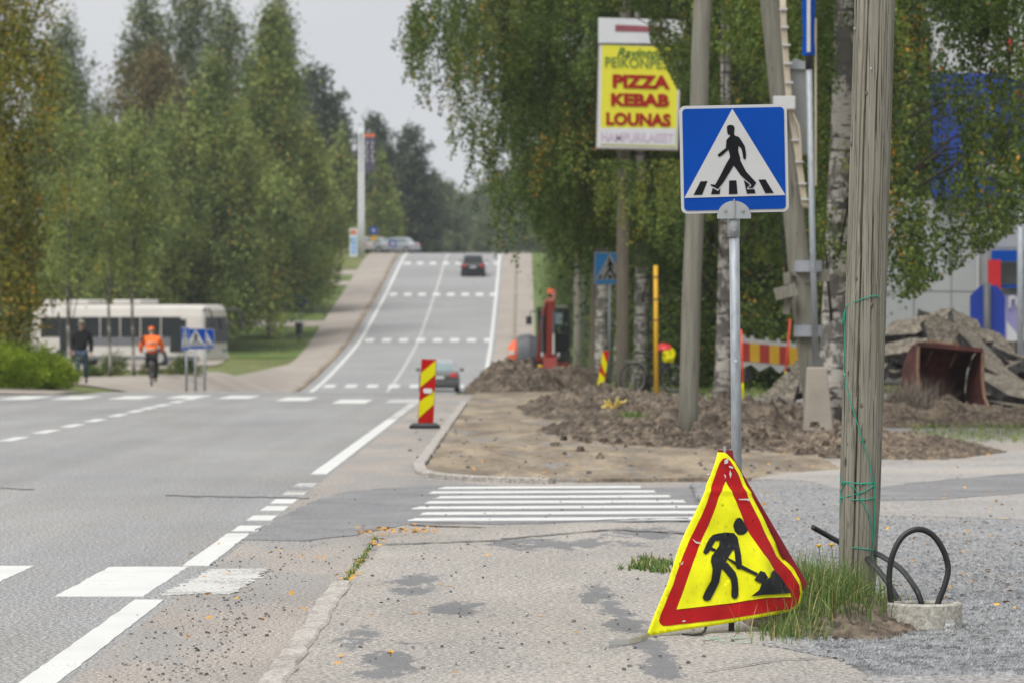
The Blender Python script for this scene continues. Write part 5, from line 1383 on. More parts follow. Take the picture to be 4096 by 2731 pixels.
for x, y, d, sx, rot, lab in ((1790, 918, 70, .45, (.5, -.45, .2), 'dark asphalt lump left of the concrete foot, biggest'), (1820, 885, 71, .4, (.8, -.5, .5), 'dark asphalt lump leaning toward the leaning pole'), (1750, 935, 69, .35, (.35, -.2, .1), 'flat grey slab at the left end of the small heap'), (1840, 860, 72, .3, (1.0, .2, .3), 'topmost dark lump left of the concrete foot'), (1815, 940, 68.5, .35, (.4, .2, .9), 'lowest dark lump left of the concrete foot'), (1775, 950, 68, .3, (.2, -.2, .3), 'small grey lump in front of the small heap')):
    slab(at(x, y, d), sx, sx*.7, .2, rot, lab)

# --- red digger bucket lying with its mouth to the viewer
bk = thing('digger_bucket', (at(2165, 955, 74).x, 74, .02), 'empty dark red digger bucket lying in front of the slab heap', 'bucket', None, R(16))
bw = 1.12
bk.rotation_euler = (R(-9), R(5), R(16))
pf = [(-.28, 1.10), (-.10, 1.16), (.12, 1.08), (.34, .86), (.42, .55), (.34, .26), (.12, .08), (-.22, .03), (-.80, .0)]   # (y depth, z) from top lip round the back to the cutting edge
def shell(o_): return [(y+(o_ if .0 < y else 0), z) for y, z in pf]
mb = MB(); vs = []
for x in (-bw/2, bw/2): vs += [V((x, y, z)) for y, z in pf]
k = len(pf); mb.add(vs, [(i, i+1, k+i+1, k+i) for i in range(k-1)])
sh = mb.build('shell', 'bucket_red', bk, smooth=True); m_ = sh.modifiers.new('solid', 'SOLIDIFY'); m_.thickness = .03
for sx in (-1, 1):
    pts = [V((sx*(bw/2+.02), y, z)) for y, z in pf]+[V((sx*(bw/2+.02), -.60, .10)), V((sx*(bw/2+.02), -.40, .30)), V((sx*(bw/2+.02), -.28, .65))]
    MB().prism(pts, (sx*.03, 0, 0)).build('side_plate', 'bucket_red', bk)
    MB().tube([V((sx*(bw/2+.03), -.30, 1.09)), V((sx*(bw/2+.03), -.29, .65)), V((sx*(bw/2+.03), -.41, .30)), V((sx*(bw/2+.03), -.61, .10)), V((sx*(bw/2+.03), -.80, .01))], .03, 6).build('side_cutter', 'bucket_rust', bk)
MB().box((0, -.80, .01), (bw+.1, .16, .03)).build('cutting_edge', 'bucket_rust', bk)
MB().box((0, -.24, 1.13), (bw+.06, .14, .07)).build('top_lip', 'bucket_red', bk)
for sx in (-.22, .22): MB().prism([(sx, .0, 1.14), (sx, .3, .9), (sx, .34, 1.18), (sx, .12, 1.30), (sx, -.02, 1.28)], (.04, 0, 0)).build('hanger_ear', 'bucket_rust', bk)
MB().tube([(-.3, .1, 1.25), (.3, .1, 1.25)], .03, 8).build('hanger_pin', 'bucket_rust', bk)
# dry weeds before the bucket
pts = []
for i in range(900):
    x, y = random.triangular(2025, 2190, 2070), 0; d = random.uniform(69.5, 72.8); pts.append((at(x, 0, d).x, d, .16))
blades('dry_weeds', pts, .62, .014, .4, 'dry_weed', label='tangle of dry grey weeds in front of the bucket', cat='weeds', lean=1.3)

# --- shop building on the right
BX0, BD0 = 9.4, 116
sb = thing('shop_building', (12, BD0, 0), 'grey panelled shop hall with blue fascia behind the birch leaves', 'building')
so = V((12, BD0, 0))
MB().box((15.4, BD0+9, 2.45), (12.0, 18, 4.9)).build('wall', 'wall_panel', sb, origin=so)
for i in range(5):
    for j in range(4):
        x0 = BX0+.04+i*1.0; z0 = .1+j*1.16
        MB().box((x0+.48, BD0-.03, z0+.57), (.97, .06, 1.13)).build('wall_panel', 'wall_panel', sb, origin=so)
MB().box((16.4, BD0-.2, 6.55), (11.0, .5, 3.3)).build('fascia', 'wall_blue', sb, origin=so)
MB().box((16.4, BD0-.1, 8.9), (11.0, .6, 1.4)).build('parapet', 'wall_white', sb, origin=so)
for i, (x, y, w_, h_, mat) in enumerate(((2255, 20, 60, 50, 'sign_white'), (2330, 150, 36, 60, 'sign_white'), (2250, -10, 70, 16, 'sign_red'), (2318, 130, 10, 80, 'sign_red'), (2310, 390, 110, 25, 'sign_white'), (2345, 215, 30, 12, 'sign_red'))):
    MB().box(at(x, y, BD0-.6), (w_*.0116, .06, h_*.0116)).build('fascia_sign', mat, sb, origin=so)
MB().box(at(2325, 588, BD0-.4), (1.1, .3, .3)).build('blue_canopy', 'sign_blue', sb, origin=so)
MB().box(at(2283, 632, BD0-.5), (.32, .2, .80)).build('red_sign', 'sign_red', sb, origin=so)
w_ = MB().box(at(2345, 628, BD0-.25), (1.15, .12, .58)).build('window', 'window_dark', sb, origin=so)
MB().box(at(2345, 658, BD0-.3), (1.25, .16, .08)).build('window_sill', 'sign_blue', w_, origin=so)
po = MB().box(at(2350, 728, BD0-.3), (1.25, .08, 1.12)).build('poster', 'poster_lilac', sb, origin=so)
text('re', at(2316, 708, BD0-.4), at(2350, 708, BD0-.4), .34, 'poster_white', sb, BD0-.42, so, .02)
MB().prism([at(2312, 738, BD0-.4), at(2338, 770, BD0-.4), at(2356, 745, BD0-.4), at(2356, 783, BD0-.4), at(2312, 783, BD0-.4)], (0, .02, 0)).build('poster_shape', 'poster_white', po, origin=so)
for i, x in enumerate((2245, 2238)): 
    if i == 0: MB().box(at(x, 640, BD0-.15), (.06, .1, 3.6)).build('downpipe', 'wall_white', sb, origin=so)
# blue chamfered panel on a grey post
bs = thing('direction_sign', bx(2268, 92), 'blue panel with cut corners on a grey post beside the slab heap', 'sign'); o_ = V(bs.location)
MB().prism([at(x, y, 92) for x, y in ((2228,680),(2252,656),(2290,656),(2308,682),(2308,795),(2290,806),(2228,800))], (0, .04, 0)).build('panel', 'dark_blue', bs, origin=o_)
MB().tube([at(2267, 650, 91.95), V((at(2267, 650, 91.95).x, 91.95, -.1))], .085, 12).build('post', 'machine_grey', bs, smooth=True, origin=o_)
lp2 = thing('lamp_post', bx(2344, 94), 'grey steel post at the right picture edge', 'post')
MB().tube([(0, 0, -.2), (0, 0, 4.6)], .075, 12).build('tube', 'galvanised', lp2, smooth=True)
MB().box((0, 0, .12), (.2, .2, .24)).build('base', 'galvanised_dull', lp2)
fn = thing('low_fence', bx(2330, 99), 'low black board fence at the right picture edge', 'fence'); o_ = V(fn.location)
for i in range(3): MB().box(at(2318, 790, 99)+V((.9, .1, -.16*i-.02)), (2.4, .05, .15)).build('board', 'fence_black', fn, origin=o_)
for x in (2300, 2326, 2352): MB().box((at(x, 0, 98.9).x, 98.9, .55), (.09, .09, 1.25)).build('fence_post', 'brown_wood', fn, origin=o_)

# ------------------------------------------------------------------ vehicles
ex = thing('excavator', (at(1262, 872, 161).x, 161, at(0, 874, 161).z), 'small red and dark grey excavator with raised boom behind the soil heaps', 'excavator')
for sx in (-.62, .62):
    mb = MB(); tp = [(-1.0, .12), (-1.05, .3), (-.95, .5), (.95, .5), (1.05, .3), (1.0, .12), (.85, .0), (-.85, .0)]
    mb.prism([(sx-.17, y, z) for y, z in tp], (.34, 0, 0)); tk = mb.build('track', 'tyre', ex, bevel=.03)
    for y in (-.8, 0, .8): MB().tube([(sx-.19, y, .26), (sx+.19, y, .26)], .15, 10).build('track_wheel', 'machine_dark', tk)
MB().box((0, 0, .55), (.8, 1.2, .22)).build('undercarriage', 'machine_dark', ex)
mb = MB(); mb.prism([(-.75, -1.35, .05), (.75, -1.35, .05), (.75, -1.3, .42), (-.75, -1.3, .42)], (0, .06, 0)); mb.build('dozer_blade', 'machine_dark', ex)
MB().box((.42, -.95, .52), (.62, .12, .34)).build('front_panel', 'machine_red', ex, bevel=.03)
MB().tube([(.12, -1.02, .52), (.12, -1.05, .52)], .09, 10).build('badge', 'plate_white', ex)
MB().box((.05, .1, .78), (1.5, 1.7, .3)).build('house_deck', 'machine_dark', ex, bevel=.05)
# rounded engine hood swung out to the left, orange counterweight cap at its end
rings = []
for x, s_ in ((-.45, .9), (-.75, 1.0), (-1.05, .97), (-1.2, .92)):
    rings.append([V((x, .35+.62*s_*math.cos(R(a)), .62+1.1*s_*math.sin(R(a)))) for a in range(-5, 186, 10)])
mb = MB(); mb.loft(rings); mb.build('engine_hood', 'machine_grey', ex, smooth=False)
rings = []
for x, s_ in ((-1.2, .91), (-1.38, .85), (-1.5, .7), (-1.56, .45)):
    rings.append([V((x, .35+.62*s_*math.cos(R(a)), .60+1.02*s_*math.sin(R(a)))) for a in range(-5, 186, 10)])
mb = MB(); mb.loft(rings); mb.build('counterweight', 'machine_orange', ex, smooth=True)
MB().box((-1.42, -.22, 1.05), (.22, .03, .16)).build('counterweight_label', 'plate_white', ex)
# cab: pillars, glass, roof
cb = MB(); cx0, cx1, cy0, cy1, cz0, cz1 = -.42, .74, -.85, .55, .7, 2.62
for x in (cx0, cx1):
    for y in (cy0, cy1): cb.box((x, y, (cz0+cz1)/2), (.08, .08, cz1-cz0))
cb.box(((cx0+cx1)/2, cy0, cz0+.2), (1.16, .07, .4)); cb.box(((cx0+cx1)/2, cy1, cz0+.5), (1.16, .07, 1.0)); cb.box(((cx0+cx1)/2, cy0, 1.75), (1.16, .06, .05))
for x in (cx0, cx1): cb.box((x, (cy0+cy1)/2, cz0+.3), (.06, 1.4, .6))
cab = cb.build('cab_frame', 'machine_dark', ex)
MB().box(((cx0+cx1)/2, (cy0+cy1)/2, cz1+.04), (1.26, 1.52, .10)).build('cab_roof', 'machine_dark', cab, bevel=.04)
MB().box((.38, -.7, cz1+.10), (.55, .35, .05)).build('roof_hatch', 'car_roof_light', cab)
MB().box(((cx0+cx1)/2, cy0+.02, 2.17), (1.08, .012, .8)).build('windscreen', 'glass_dark', cab)
MB().box(((cx0+cx1)/2, cy0+.02, 1.42), (1.08, .012, .6)).build('lower_window', 'glass_dark', cab)
MB().box((.30, cy0+.0, 2.28), (.36, .012, .42)).build('painted_reflection', 'car_glass', cab)  # windscreen reflection painted as a paler piece of glass
for x in (cx0, cx1): MB().box((x, -.15, 1.9), (.012, 1.3, 1.2)).build('side_window', 'glass_dark', cab)
MB().box((.2, .1, 1.35), (.5, .5, .9)).build('seat', 'black_plastic', cab, bevel=.06)
MB().tube([(cx0, -.85, 2.55), (-.68, -.9, 2.55), (-.76, -.9, 2.3)], .02, 6).build('mirror_arm', 'machine_dark', ex)
MB().box((-.76, -.92, 2.22), (.22, .06, .30)).build('mirror', 'black_plastic', ex, bevel=.03)
def beam(pts, w_, h_, nm, mat, x):
    mb = MB(); rings = []
    xs_ = x if hasattr(x, '__len__') else [x]*len(pts)
    for i, (y, z) in enumerate(pts):
        x = xs_[i]
        a = V((0,)+pts[max(0, i-1)]); b_ = V((0,)+pts[min(len(pts)-1, i+1)]); t = (b_-a).normalized(); u = V((0, -t.z, t.y)); hh = h_[i]
        rings.append([V((x-w_/2, y, z))+u*hh/2, V((x+w_/2, y, z))+u*hh/2, V((x+w_/2, y, z))-u*hh/2, V((x-w_/2, y, z))-u*hh/2])
    mb.loft(rings); return mb.build(nm, mat, ex, bevel=.015)
beam([(-.85, .75), (-1.05, 1.5), (-1.35, 2.35), (-1.75, 2.95)], .26, [.3, .34, .36, .2], 'boom', 'machine_red', [-.36, -.30, -.18, -.04])
beam([(-1.7, 3.30), (-1.85, 2.9), (-1.85, 2.0), (-1.75, .95)], .24, [.2, .36, .26, .18], 'dipper_arm', 'machine_red', [.10, .08, .02, -.02])
MB().tube([(-.26, -1.25, 1.0), (-.26, -1.6, 2.4)], .06, 8).build('boom_cylinder', 'machine_grey', ex)
MB().tube([(.14, -1.98, 2.6), (.14, -1.95, 1.75)], .06, 8).build('arm_cylinder', 'machine_grey', ex); MB().tube([(.14, -1.95, 1.75), (.14, -1.92, 1.0)], .035, 8).build('piston_rod', 'plate_white', ex)
MB().box((.02, -1.78, 3.28), (.22, .16, .18)).build('arm_head', 'machine_orange', ex, bevel=.03)
mb = MB(); mb.prism([(-.24, y, z) for y, z in ((-1.65, 1.0), (-1.9, .85), (-2.0, .5), (-1.85, .2), (-1.5, .12), (-1.45, .2), (-1.7, .35), (-1.75, .6), (-1.62, .8))], (.5, 0, 0)); mb.build('digging_bucket', 'machine_red', ex)
for x in (-.28, .32): MB().tube([(x-.04, -1.75, .95), (x+.04, -1.75, .95)], .11, 10).build('pivot', 'galvanised_dull', ex)
MB().ball((-.34, -1.1, .52), .1, 8).build('work_lamp', 'post_yellow', ex)
for i, dx in enumerate((-.05, .06)): MB().tube([(-.1+dx, -.9, .9), (-.12+dx, -1.3, 1.6), (-.12+dx, -1.6, 2.5), (-.05+dx, -1.8, 2.9)], .018, 5).build('hose', 'machine_dark', ex)

def car(loc, rz, label, paint_, length=4.5, wid=1.76, hgt=1.45, estate=False, glass='car_glass', roofmat=None, lights=True):
    """forward +Y, tail at -Y"""
    c = thing('car', loc, label, 'car', None, rz); hl, hw = length/2, wid/2
    def sec(y, zb, zt, w0, w1): return [V((-w0*.92, y, zb)), V((-w0, y, zb+.16)), V((-w0, y, zt-.18)), V((-w1, y, zt-.03)), V((-w1*.8, y, zt)), V((w1*.8, y, zt)), V((w1, y, zt-.03)), V((w0, y, zt-.18)), V((w0, y, zb+.16)), V((w0*.92, y, zb))]
    tail = .98 if not estate else 1.0
    st = [(-hl, .34, tail-.16, hw*.88, hw*.80), (-hl+.12, .27, tail, hw*.97, hw*.88), (-hl+.6, .22, tail+.02, hw, hw*.92), (-.3, .2, .95, hw, hw*.94), (.75, .2, .93, hw, hw*.93), (hl-.55, .22, .80, hw*.97, hw*.86), (hl-.12, .27, .68, hw*.92, hw*.8), (hl, .36, .58, hw*.8, hw*.7)]
    mb = MB(); mb.loft([sec(*s_) for s_ in st]); bd = mb.build('body', paint_, c, smooth=False, bevel=.04)
    yb, yt = (-hl+.45, -hl+.95) if not estate else (-hl+.1, -hl+.4)
    fb, ftp = 1.0, .15
    zb, zt = .93, hgt; wb, wt = hw*.90, hw*.70
    def cabp(t, y0, y1, z): w_ = wb+(wt-wb)*t; return [V((-w_, y0, z)), V((w_, y0, z)), V((w_, y1, z)), V((-w_, y1, z))]
    mb = MB(); mb.loft([cabp(0, yb, fb, zb), cabp(.85, yb+(yt-yb)*.85, fb+(ftp-fb)*.85, zb+(zt-zb)*.88), cabp(1.05, yt+.06, ftp-.1, zt)])
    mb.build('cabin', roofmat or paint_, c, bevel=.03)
    def lerp2(t): 
        w_ = wb+(wt-wb)*t*.97; return w_, yb+(yt-yb)*t, fb+(ftp-fb)*t, zb+(zt-zb)*t
    (w0, a0, f0, z0), (w1, a1, f1, z1) = lerp2(.06), lerp2(.80)
    mb = MB(); mb.prism([(-w0*.88, a0-.02, z0), (w0*.88, a0-.02, z0), (w1*.9, a1-.02, z1), (-w1*.9, a1-.02, z1)], (0, .03, 0)); mb.build('rear_window', glass, c)
    mb = MB(); mb.prism([(-w0*.88, f0+.02, z0), (w0*.88, f0+.02, z0), (w1*.9, f1+.02, z1), (-w1*.9, f1+.02, z1)], (0, -.03, 0)); mb.build('windscreen', glass, c)
    for s_ in (-1, 1):
        mid = (a0+f0)/2-.05
        for (q0, q1, p0, p1) in ((a0+.2, mid-.04, a1+.12, mid-.04), (mid+.04, f0-.25, mid+.04, f1-.1)):
            mb = MB(); mb.prism([(s_*(w0+.008), q0, z0), (s_*(w0+.008), q1, z0), (s_*(w1+.008), p1, z1), (s_*(w1+.008), p0, z1)], (-s_*.02, 0, 0)); mb.build('side_window', glass, c)
        MB().box((s_*(hw+.10), .62, .98), (.18, .10, .13)).build('mirror', 'machine_dark', c, bevel=.03)
        MB().box((s_*hw*.74, -hl+.035, .82), (.27, .10, .18)).build('tail_light', 'lamp_red', c, bevel=.03)
        MB().box((s_*hw*.68, hl-.12, .62), (.3, .14, .12)).build('headlight', 'plate_white', c, bevel=.02)
        for y in (-hl+.85, hl-.85):
            w_ = MB().tube([(s_*(hw-.20), y, .31), (s_*(hw+.005), y, .31)], .31, 16).build('wheel', 'tyre', c)
            MB().tube([(s_*(hw+.002), y, .31), (s_*(hw+.015), y, .31)], .20, 12).build('rim', 'steel', w_)
    MB().box((0, -hl+.01, .45), (wid*.9, .16, .24)).build('rear_bumper', paint_, c, bevel=.04)
    MB().box((0, -hl+.0, .30), (wid*.8, .14, .10)).build('rear_valance', 'machine_dark', c)
    MB().box((0, -hl-.005, .72), (.48, .05, .11)).build('number_plate', 'plate_white', c)
    return c
def on_road(xpix, d): return base((xpix-VX)/FP*d, d, .01)
def slope(o, d):
    o.rotation_euler.x = math.atan((H(-5, d+2)-H(-5, d-2))/4)
g = car(on_road(1010, 196), 0, 'grey saloon car driving away in the dip behind the delineator', 'car_grey', roofmat='car_roof_light'); slope(g, 196)  # roof paler than the body: sky reflection put into its colour
k = car(on_road(1087, 325), 0, 'black estate car driving up the hill', 'car_black', 4.4, 1.78, 1.52, True, 'glass_dark', 'car_navy'); slope(k, 325)
MB().box((0, -.6, 1.56), (1.1, 1.6, .06)).build('roof_bars', 'car_roof_light', k)
for x, d, rz, mt, lab, es in ((905, 392, 75, 'car_silver', 'silver car parked at the crest, nearest the road', False), (872, 396, 80, 'car_navy', 'dark car parked between the silver cars at the crest', True), (845, 388, 70, 'car_silver', 'pale blue-grey car parked beside the flagpoles', False), (800, 384, 60, 'bus_white', 'white car parked left of the flagpoles', True)):
    car(base((x-VX)/FP*d, d), R(rz), lab, mt, estate=es)['group'] = 'cars parked at the crest'

# bus: nose to the right and towards the viewer
bd_ = 228; bp = at(496, 838, bd_)
bus = thing('bus', (bp.x, bd_, H(bp.x, bd_)-.02), 'white touring bus parked behind the trees on the left', 'bus', None, R(-28))
BL, BW, BH = 10.9, 2.5, 3.25          # local: nose at +X end (x=0), body runs to -X; near side -Y
rr = [(-BW/2, .35), (-BW/2-.0, 2.6), (-BW/2+.10, 3.05), (-BW/2+.4, 3.22), (BW/2-.4, 3.22), (BW/2-.10, 3.05), (BW/2, 2.6), (BW/2, .35)]
mb = MB(); mb.loft([[V((x, y*k_, .35+(z-.35)*kz)) for y, z in rr] for x, k_, kz in ((-BL, .94, .95), (-BL+.15, 1, 1), (-.55, 1, 1), (-.12, .98, .985), (.0, .9, .9))])
body = mb.build('body', 'bus_white', bus, bevel=.05)
for i in range(7):
    x0 = -BL+.7+i*1.27
    if i in (1,): continue
    MB().box((x0+.6, -BW/2-.006, 2.05), (1.19, .03, 1.05)).build('side_window', 'glass_dark', bus)
MB().box((-BL+2.55, -BW/2-.01, 1.45), (1.25, .04, 2.2)).build('door', 'glass_dark', bus)
MB().box((-1.55, -BW/2-.008, 1.6), (1.0, .036, 1.7)).build('front_side_window', 'glass_dark', bus)
MB().box((-4.6, -BW/2-.012, 1.30), (5.2, .036, .42)).build('grey_stripe', 'bus_grey', bus)
MB().box((-BL/2, -BW/2-.004, .45), (BL-.5, .03, .2)).build('skirt', 'bus_grey', bus)
mb = MB(); mb.prism([(-.0+.01, -1.05, 1.25), (.02, 1.05, 1.25), (-.08, 1.0, 2.95), (-.08, -1.0, 2.95)], (-.06, 0, 0)); mb.v = [(x+.06, y, z) for x, y, z in mb.v]; mb.build('windscreen', 'glass_dark', bus)
MB().box((.035, 0, .55), (.10, 2.2, .34)).build('bumper', 'bus_white', bus, bevel=.03)
for y in (-.85, .85): MB().box((.05, y, .85), (.06, .36, .18)).build('headlight', 'car_glass', bus)
MB().tube([(-.1, -1.1, 2.95), (.45, -1.3, 2.95), (.6, -1.35, 2.6), (.6, -1.35, 2.1)], .05, 6).build('mirror_arm', 'black_plastic', bus)
MB().tube([(-.1, 1.1, 2.95), (.55, 1.35, 2.95), (.7, 1.4, 2.6), (.65, 1.4, 2.0)], .07, 6).build('mirror_arm', 'black_plastic', bus)
MB().box((.6, -1.35, 2.0), (.1, .24, .45)).build('mirror', 'black_plastic', bus)
for x, L_ in ((-BL+2.0, 3.0), (-5.0, 1.8)): MB().box((x, 0, 3.34), (L_, 1.8, .3)).build('roof_unit', 'bus_white', bus, bevel=.1)
for x in (-2.7, -8.6, -BL+2.1):
    for y in (-BW/2+.12, BW/2-.12):
        w_ = MB().tube([(x, y-.14, .48), (x, y+.14, .48)], .48, 18).build('wheel', 'tyre', bus); MB().tube([(x, y-.15, .48), (x, y-.142, .48)], .27, 12).build('rim', 'steel', w_)

# ------------------------------------------------------------------ people
def skin(name, verts, edges, radii, mat, parent, sub=2):
    me = bpy.data.meshes.new(name); me.from_pydata([tuple(v_) for v_ in verts], edges, []); me.materials.append(M[mat])
    o = bpy.data.objects.new(name, me); COL.objects.link(o); o.parent = parent
    o.modifiers.new('skin', 'SKIN').use_smooth_shade = True
    if not me.skin_vertices: me.skin_vertices.new()
    sv = me.skin_vertices[0].data
    for i, r_ in enumerate(radii):
        sv[i].radius = r_ if hasattr(r_, '__len__') else (r_, r_); sv[i].use_root = (i == 0)
    s_ = o.modifiers.new('sub', 'SUBSURF'); s_.levels = sub; s_.render_levels = sub
    return o
def chain(*idx): return [(idx[i], idx[i+1]) for i in range(len(idx)-1)]
def figure(root, J, jacket, trousers, cap=None, hair='cap_grey'):
    """J: joint positions in local metres"""
    g_ = lambda k: V(J[k])
    vs = [g_('pel'), g_('waist'), g_('chest'), g_('neck'), g_('head0'), g_('head1')]; rs = [(.09, .07), (.09, .07), (.09, .07), (.055, .055), (.075, .085), (.07, .085)]
    es = chain(0, 1, 2, 3, 4, 5)
    for s_ in 'LR':
        i = len(vs); vs += [g_('sho'+s_), g_('elb'+s_), g_('wri'+s_), g_('han'+s_)]; rs += [.03, .028, .026, (.035, .022)]; es += chain(2, i, i+1, i+2, i+3)
        i = len(vs); vs += [g_('hip'+s_), g_('kne'+s_), g_('ank'+s_), g_('toe'+s_)]; rs += [.05, .042, .036, .025]; es += chain(0, i, i+1, i+2, i+3)
    body_ = skin('body', vs, es, rs, 'skin', root)
    vs = [g_('pel')+V((0, 0, -.02)), g_('waist'), g_('chest'), g_('neck')+V((0, 0, -.02))]; rs = [(.185, .15), (.175, .145), (.20, .155), (.085, .085)]; es = chain(0, 1, 2, 3)
    for s_ in 'LR':
        i = len(vs); vs += [g_('sho'+s_), g_('elb'+s_), g_('wri'+s_)]; rs += [.095, .078, .062]; es += chain(2, i, i+1, i+2)
    skin('jacket', vs, es, rs, jacket, root)
    vs = [g_('pel')]; rs = [(.155, .13)]; es = []
    for s_ in 'LR':
        i = len(vs); vs += [g_('hip'+s_), g_('kne'+s_), g_('ank'+s_)+V((0, 0, .03))]; rs += [.105, .08, .065]; es += chain(0, i, i+1, i+2)
    skin('trousers', vs, es, rs, trousers, root)
    for s_ in 'LR':
        a, b_ = g_('ank'+s_), g_('toe'+s_); skin('shoe', [a+V((0, 0, -.02)), (a+b_)/2, b_], [(0, 1), (1, 2)], [.055, .052, .045], 'shoe', root, 1)
    h0, h1 = g_('head0'), g_('head1'); c = (h0+h1)/2
    fd = (V(J['face'])).normalized(); sd_ = V((-fd.y, fd.x, 0))
    mb = MB(); mb.ball(c+V((0, 0, .035))-fd*.012, (.088, .10, .105), 12); mb.build('hair', hair, root, smooth=True)
    mb = MB(); mb.ball(c+V((0, 0, .07)), (.095, .105, .08), 12)
    mb.prism([c+fd*.07+sd_*.07+V((0, 0, .06)), c+fd*.17+sd_*.05+V((0, 0, .05)), c+fd*.17-sd_*.05+V((0, 0, .05)), c+fd*.07-sd_*.07+V((0, 0, .06))], (0, 0, .012)); mb.build('cap', cap or hair, root, smooth=True)
    for s_ in (-1, 1):
        MB().ball(c+sd_*s_*.088+V((0, 0, -.01)), (.014, .022, .032), 6).build('ear', 'skin', root)
        MB().ball(c+fd*.082+sd_*s_*.032+V((0, 0, .012)), .011, 6).build('eye', 'sign_black', root)
    MB().prism([c+fd*.08+V((0, 0, .015)), c+fd*.108+sd_*.012+V((0, 0, -.028)), c+fd*.108-sd_*.012+V((0, 0, -.028))], -fd*.03).build('nose', 'skin', root)
    # fingers: four and a thumb on each hand
    for s_ in 'LR':
        w_, h_ = g_('wri'+s_), g_('han'+s_); t = (h_-w_).normalized(); n_ = V((0, 0, 1)).cross(t); n_ = n_.normalized() if n_.length > .1 else fd
        mb = MB()
        for i, L_ in enumerate((.06, .07, .066, .052)):
            p = h_+n_*(.028-.018*i); mb.tube([p, p+t*L_*.55, p+t*L_*.9+V(J['face'])*.025], [.010, .009, .007], 6)
        q = w_.lerp(h_, .45)+n_*.03; mb.tube([q, q+n_*.025+t*.02, q+n_*.03+t*.05], [.011, .010, .008], 6)
        mb.build('fingers', 'skin', root, smooth=True)
md = 123; mp_ = at(187, 881, md)
man = thing('person', (mp_.x, md, mp_.z), 'person in black hooded jacket, jeans and cap walking by the shrubs', 'person')
figure(man, dict(pel=(0, 0, .92), waist=(0, 0, 1.08), chest=(0, -.02, 1.34), neck=(0, -.03, 1.52), head0=(.01, -.05, 1.62), head1=(.01, -.05, 1.70), face=(.1, -1, 0),
    shoL=(-.20, -.02, 1.42), elbL=(-.27, .02, 1.14), wriL=(-.24, -.10, .93), hanL=(-.23, -.14, .87), shoR=(.20, -.02, 1.42), elbR=(.27, .05, 1.14), wriR=(.27, -.03, .88), hanR=(.27, -.05, .81),
    hipL=(-.10, 0, .86), kneL=(-.10, -.08, .48), ankL=(-.11, .02, .09), toeL=(-.12, -.16, .035), hipR=(.10, 0, .86), kneR=(.12, .04, .48), ankR=(.12, .18, .12), toeR=(.13, .02, .035)), 'jacket_black', 'jeans')
mb = MB(); mb.tube([V((-.10, .03, 1.47)), V((0, .09, 1.50)), V((.10, .03, 1.47))], [.05, .065, .05], 8); mb.build('hood', 'jacket_black', man, smooth=True)
cdn = 135; cp = at(348, 886, cdn)
cyc = bicycle((cp.x, cdn, cp.z), R(6), 'dark bicycle ridden by the person in orange')
rider = thing('person', (cp.x, cdn, cp.z), 'person in bright orange jacket and cap cycling away', 'person', None, R(6))
figure(rider, dict(pel=(0, -.22, .98), waist=(0, -.16, 1.14), chest=(0, -.03, 1.38), neck=(0, .05, 1.55), head0=(0, .08, 1.65), head1=(0, .09, 1.73), face=(0, 1, 0),
    shoL=(-.22, .0, 1.46), elbL=(-.34, .10, 1.22), wriL=(-.31, .26, 1.06), hanL=(-.30, .31, 1.05), shoR=(.22, .0, 1.46), elbR=(.34, .10, 1.22), wriR=(.31, .26, 1.06), hanR=(.30, .31, 1.05),
    hipL=(-.10, -.20, .94), kneL=(-.13, .12, .80), ankL=(-.13, -.14, .50), toeL=(-.13, .0, .46), hipR=(.10, -.20, .94), kneR=(.13, .06, .55), ankR=(.13, -.04, .20), toeR=(.13, .10, .17)), 'hi_vis_orange', 'trousers_black', 'hi_vis_orange', 'cap_grey')
for z, y in ((1.12, -.17), (1.32, -.08)):
    MB().tube([(0, y, z-.025), (0, y+.004, z+.025)], [.205, .21], 20, flat=.80).build('reflective_band', 'reflective', rider)

# ------------------------------------------------------------------ left signs, far signs, lamps, flags, house
for x, d, w_, rz, lab in ((428, 124, .66, -66, 'crossing sign turned nearly edge-on, leftmost of three'), (449, 126, .60, 8, 'crossing sign in the middle of the three by the cyclist'), (470, 131, .58, 14, 'crossing sign on the right of the three by the cyclist')):
    z_ = at(x, 886, d).z; X = at(x, 0, d).x
    ped_sign((X, d, z_), at(x, 778, d).z-z_, w_, lab, R(rz), 0, .035, 0, 'sign_blue', 'crossing signs left of the junction', detail=False)
for x, y, d, lab in ((690, 692, 262, 'small round blue sign at the foot of the hill, lower one'), (706, 675, 290, 'small round blue sign at the foot of the hill, upper one'), (858, 530, 372, 'round blue sign beside the flagpoles')):
    X = at(x, 0, d).x; r_ = thing('round_sign', (X, d, H(X, d)), lab, 'sign', 'round blue signs'); zc_ = at(x, y, d).z-H(X, d)
    MB().tube([(0, .02, -.1), (0, .02, zc_+.3)], .04, 8).build('pole', 'galvanised', r_)
    MB().tube([(0, 0, zc_), (0, -.02, zc_)], .36, 20).build('disc', 'sign_blue', r_); MB().tube([(0, -.022, zc_), (0, -.03, zc_)], .14, 12).build('symbol', 'sign_white', r_)
    if x == 858: MB().box((0, -.02, zc_-.65), (.5, .03, .4)).build('sub_plate', 'post_yellow', r_)
X = at(902, 0, 378).x; r_ = thing('square_sign', (X, 378, H(X, 378)), 'small square blue sign above the parked cars', 'sign'); zc_ = at(0, 560, 378).z-H(X, 378)
MB().tube([(0, .02, -.1), (0, .02, zc_)], .04, 8).build('pole', 'galvanised', r_); MB().box((0, 0, zc_), (.6, .03, .6)).build('panel', 'sign_blue', r_); MB().box((0, -.02, zc_), (.3, .02, .3)).build('symbol', 'sign_white', r_)
X = at(687, 0, 258).x; r_ = thing('litter_bin', (X, 258, H(X, 258)), 'small dark litter bin on a post on the hill verge', 'bin')
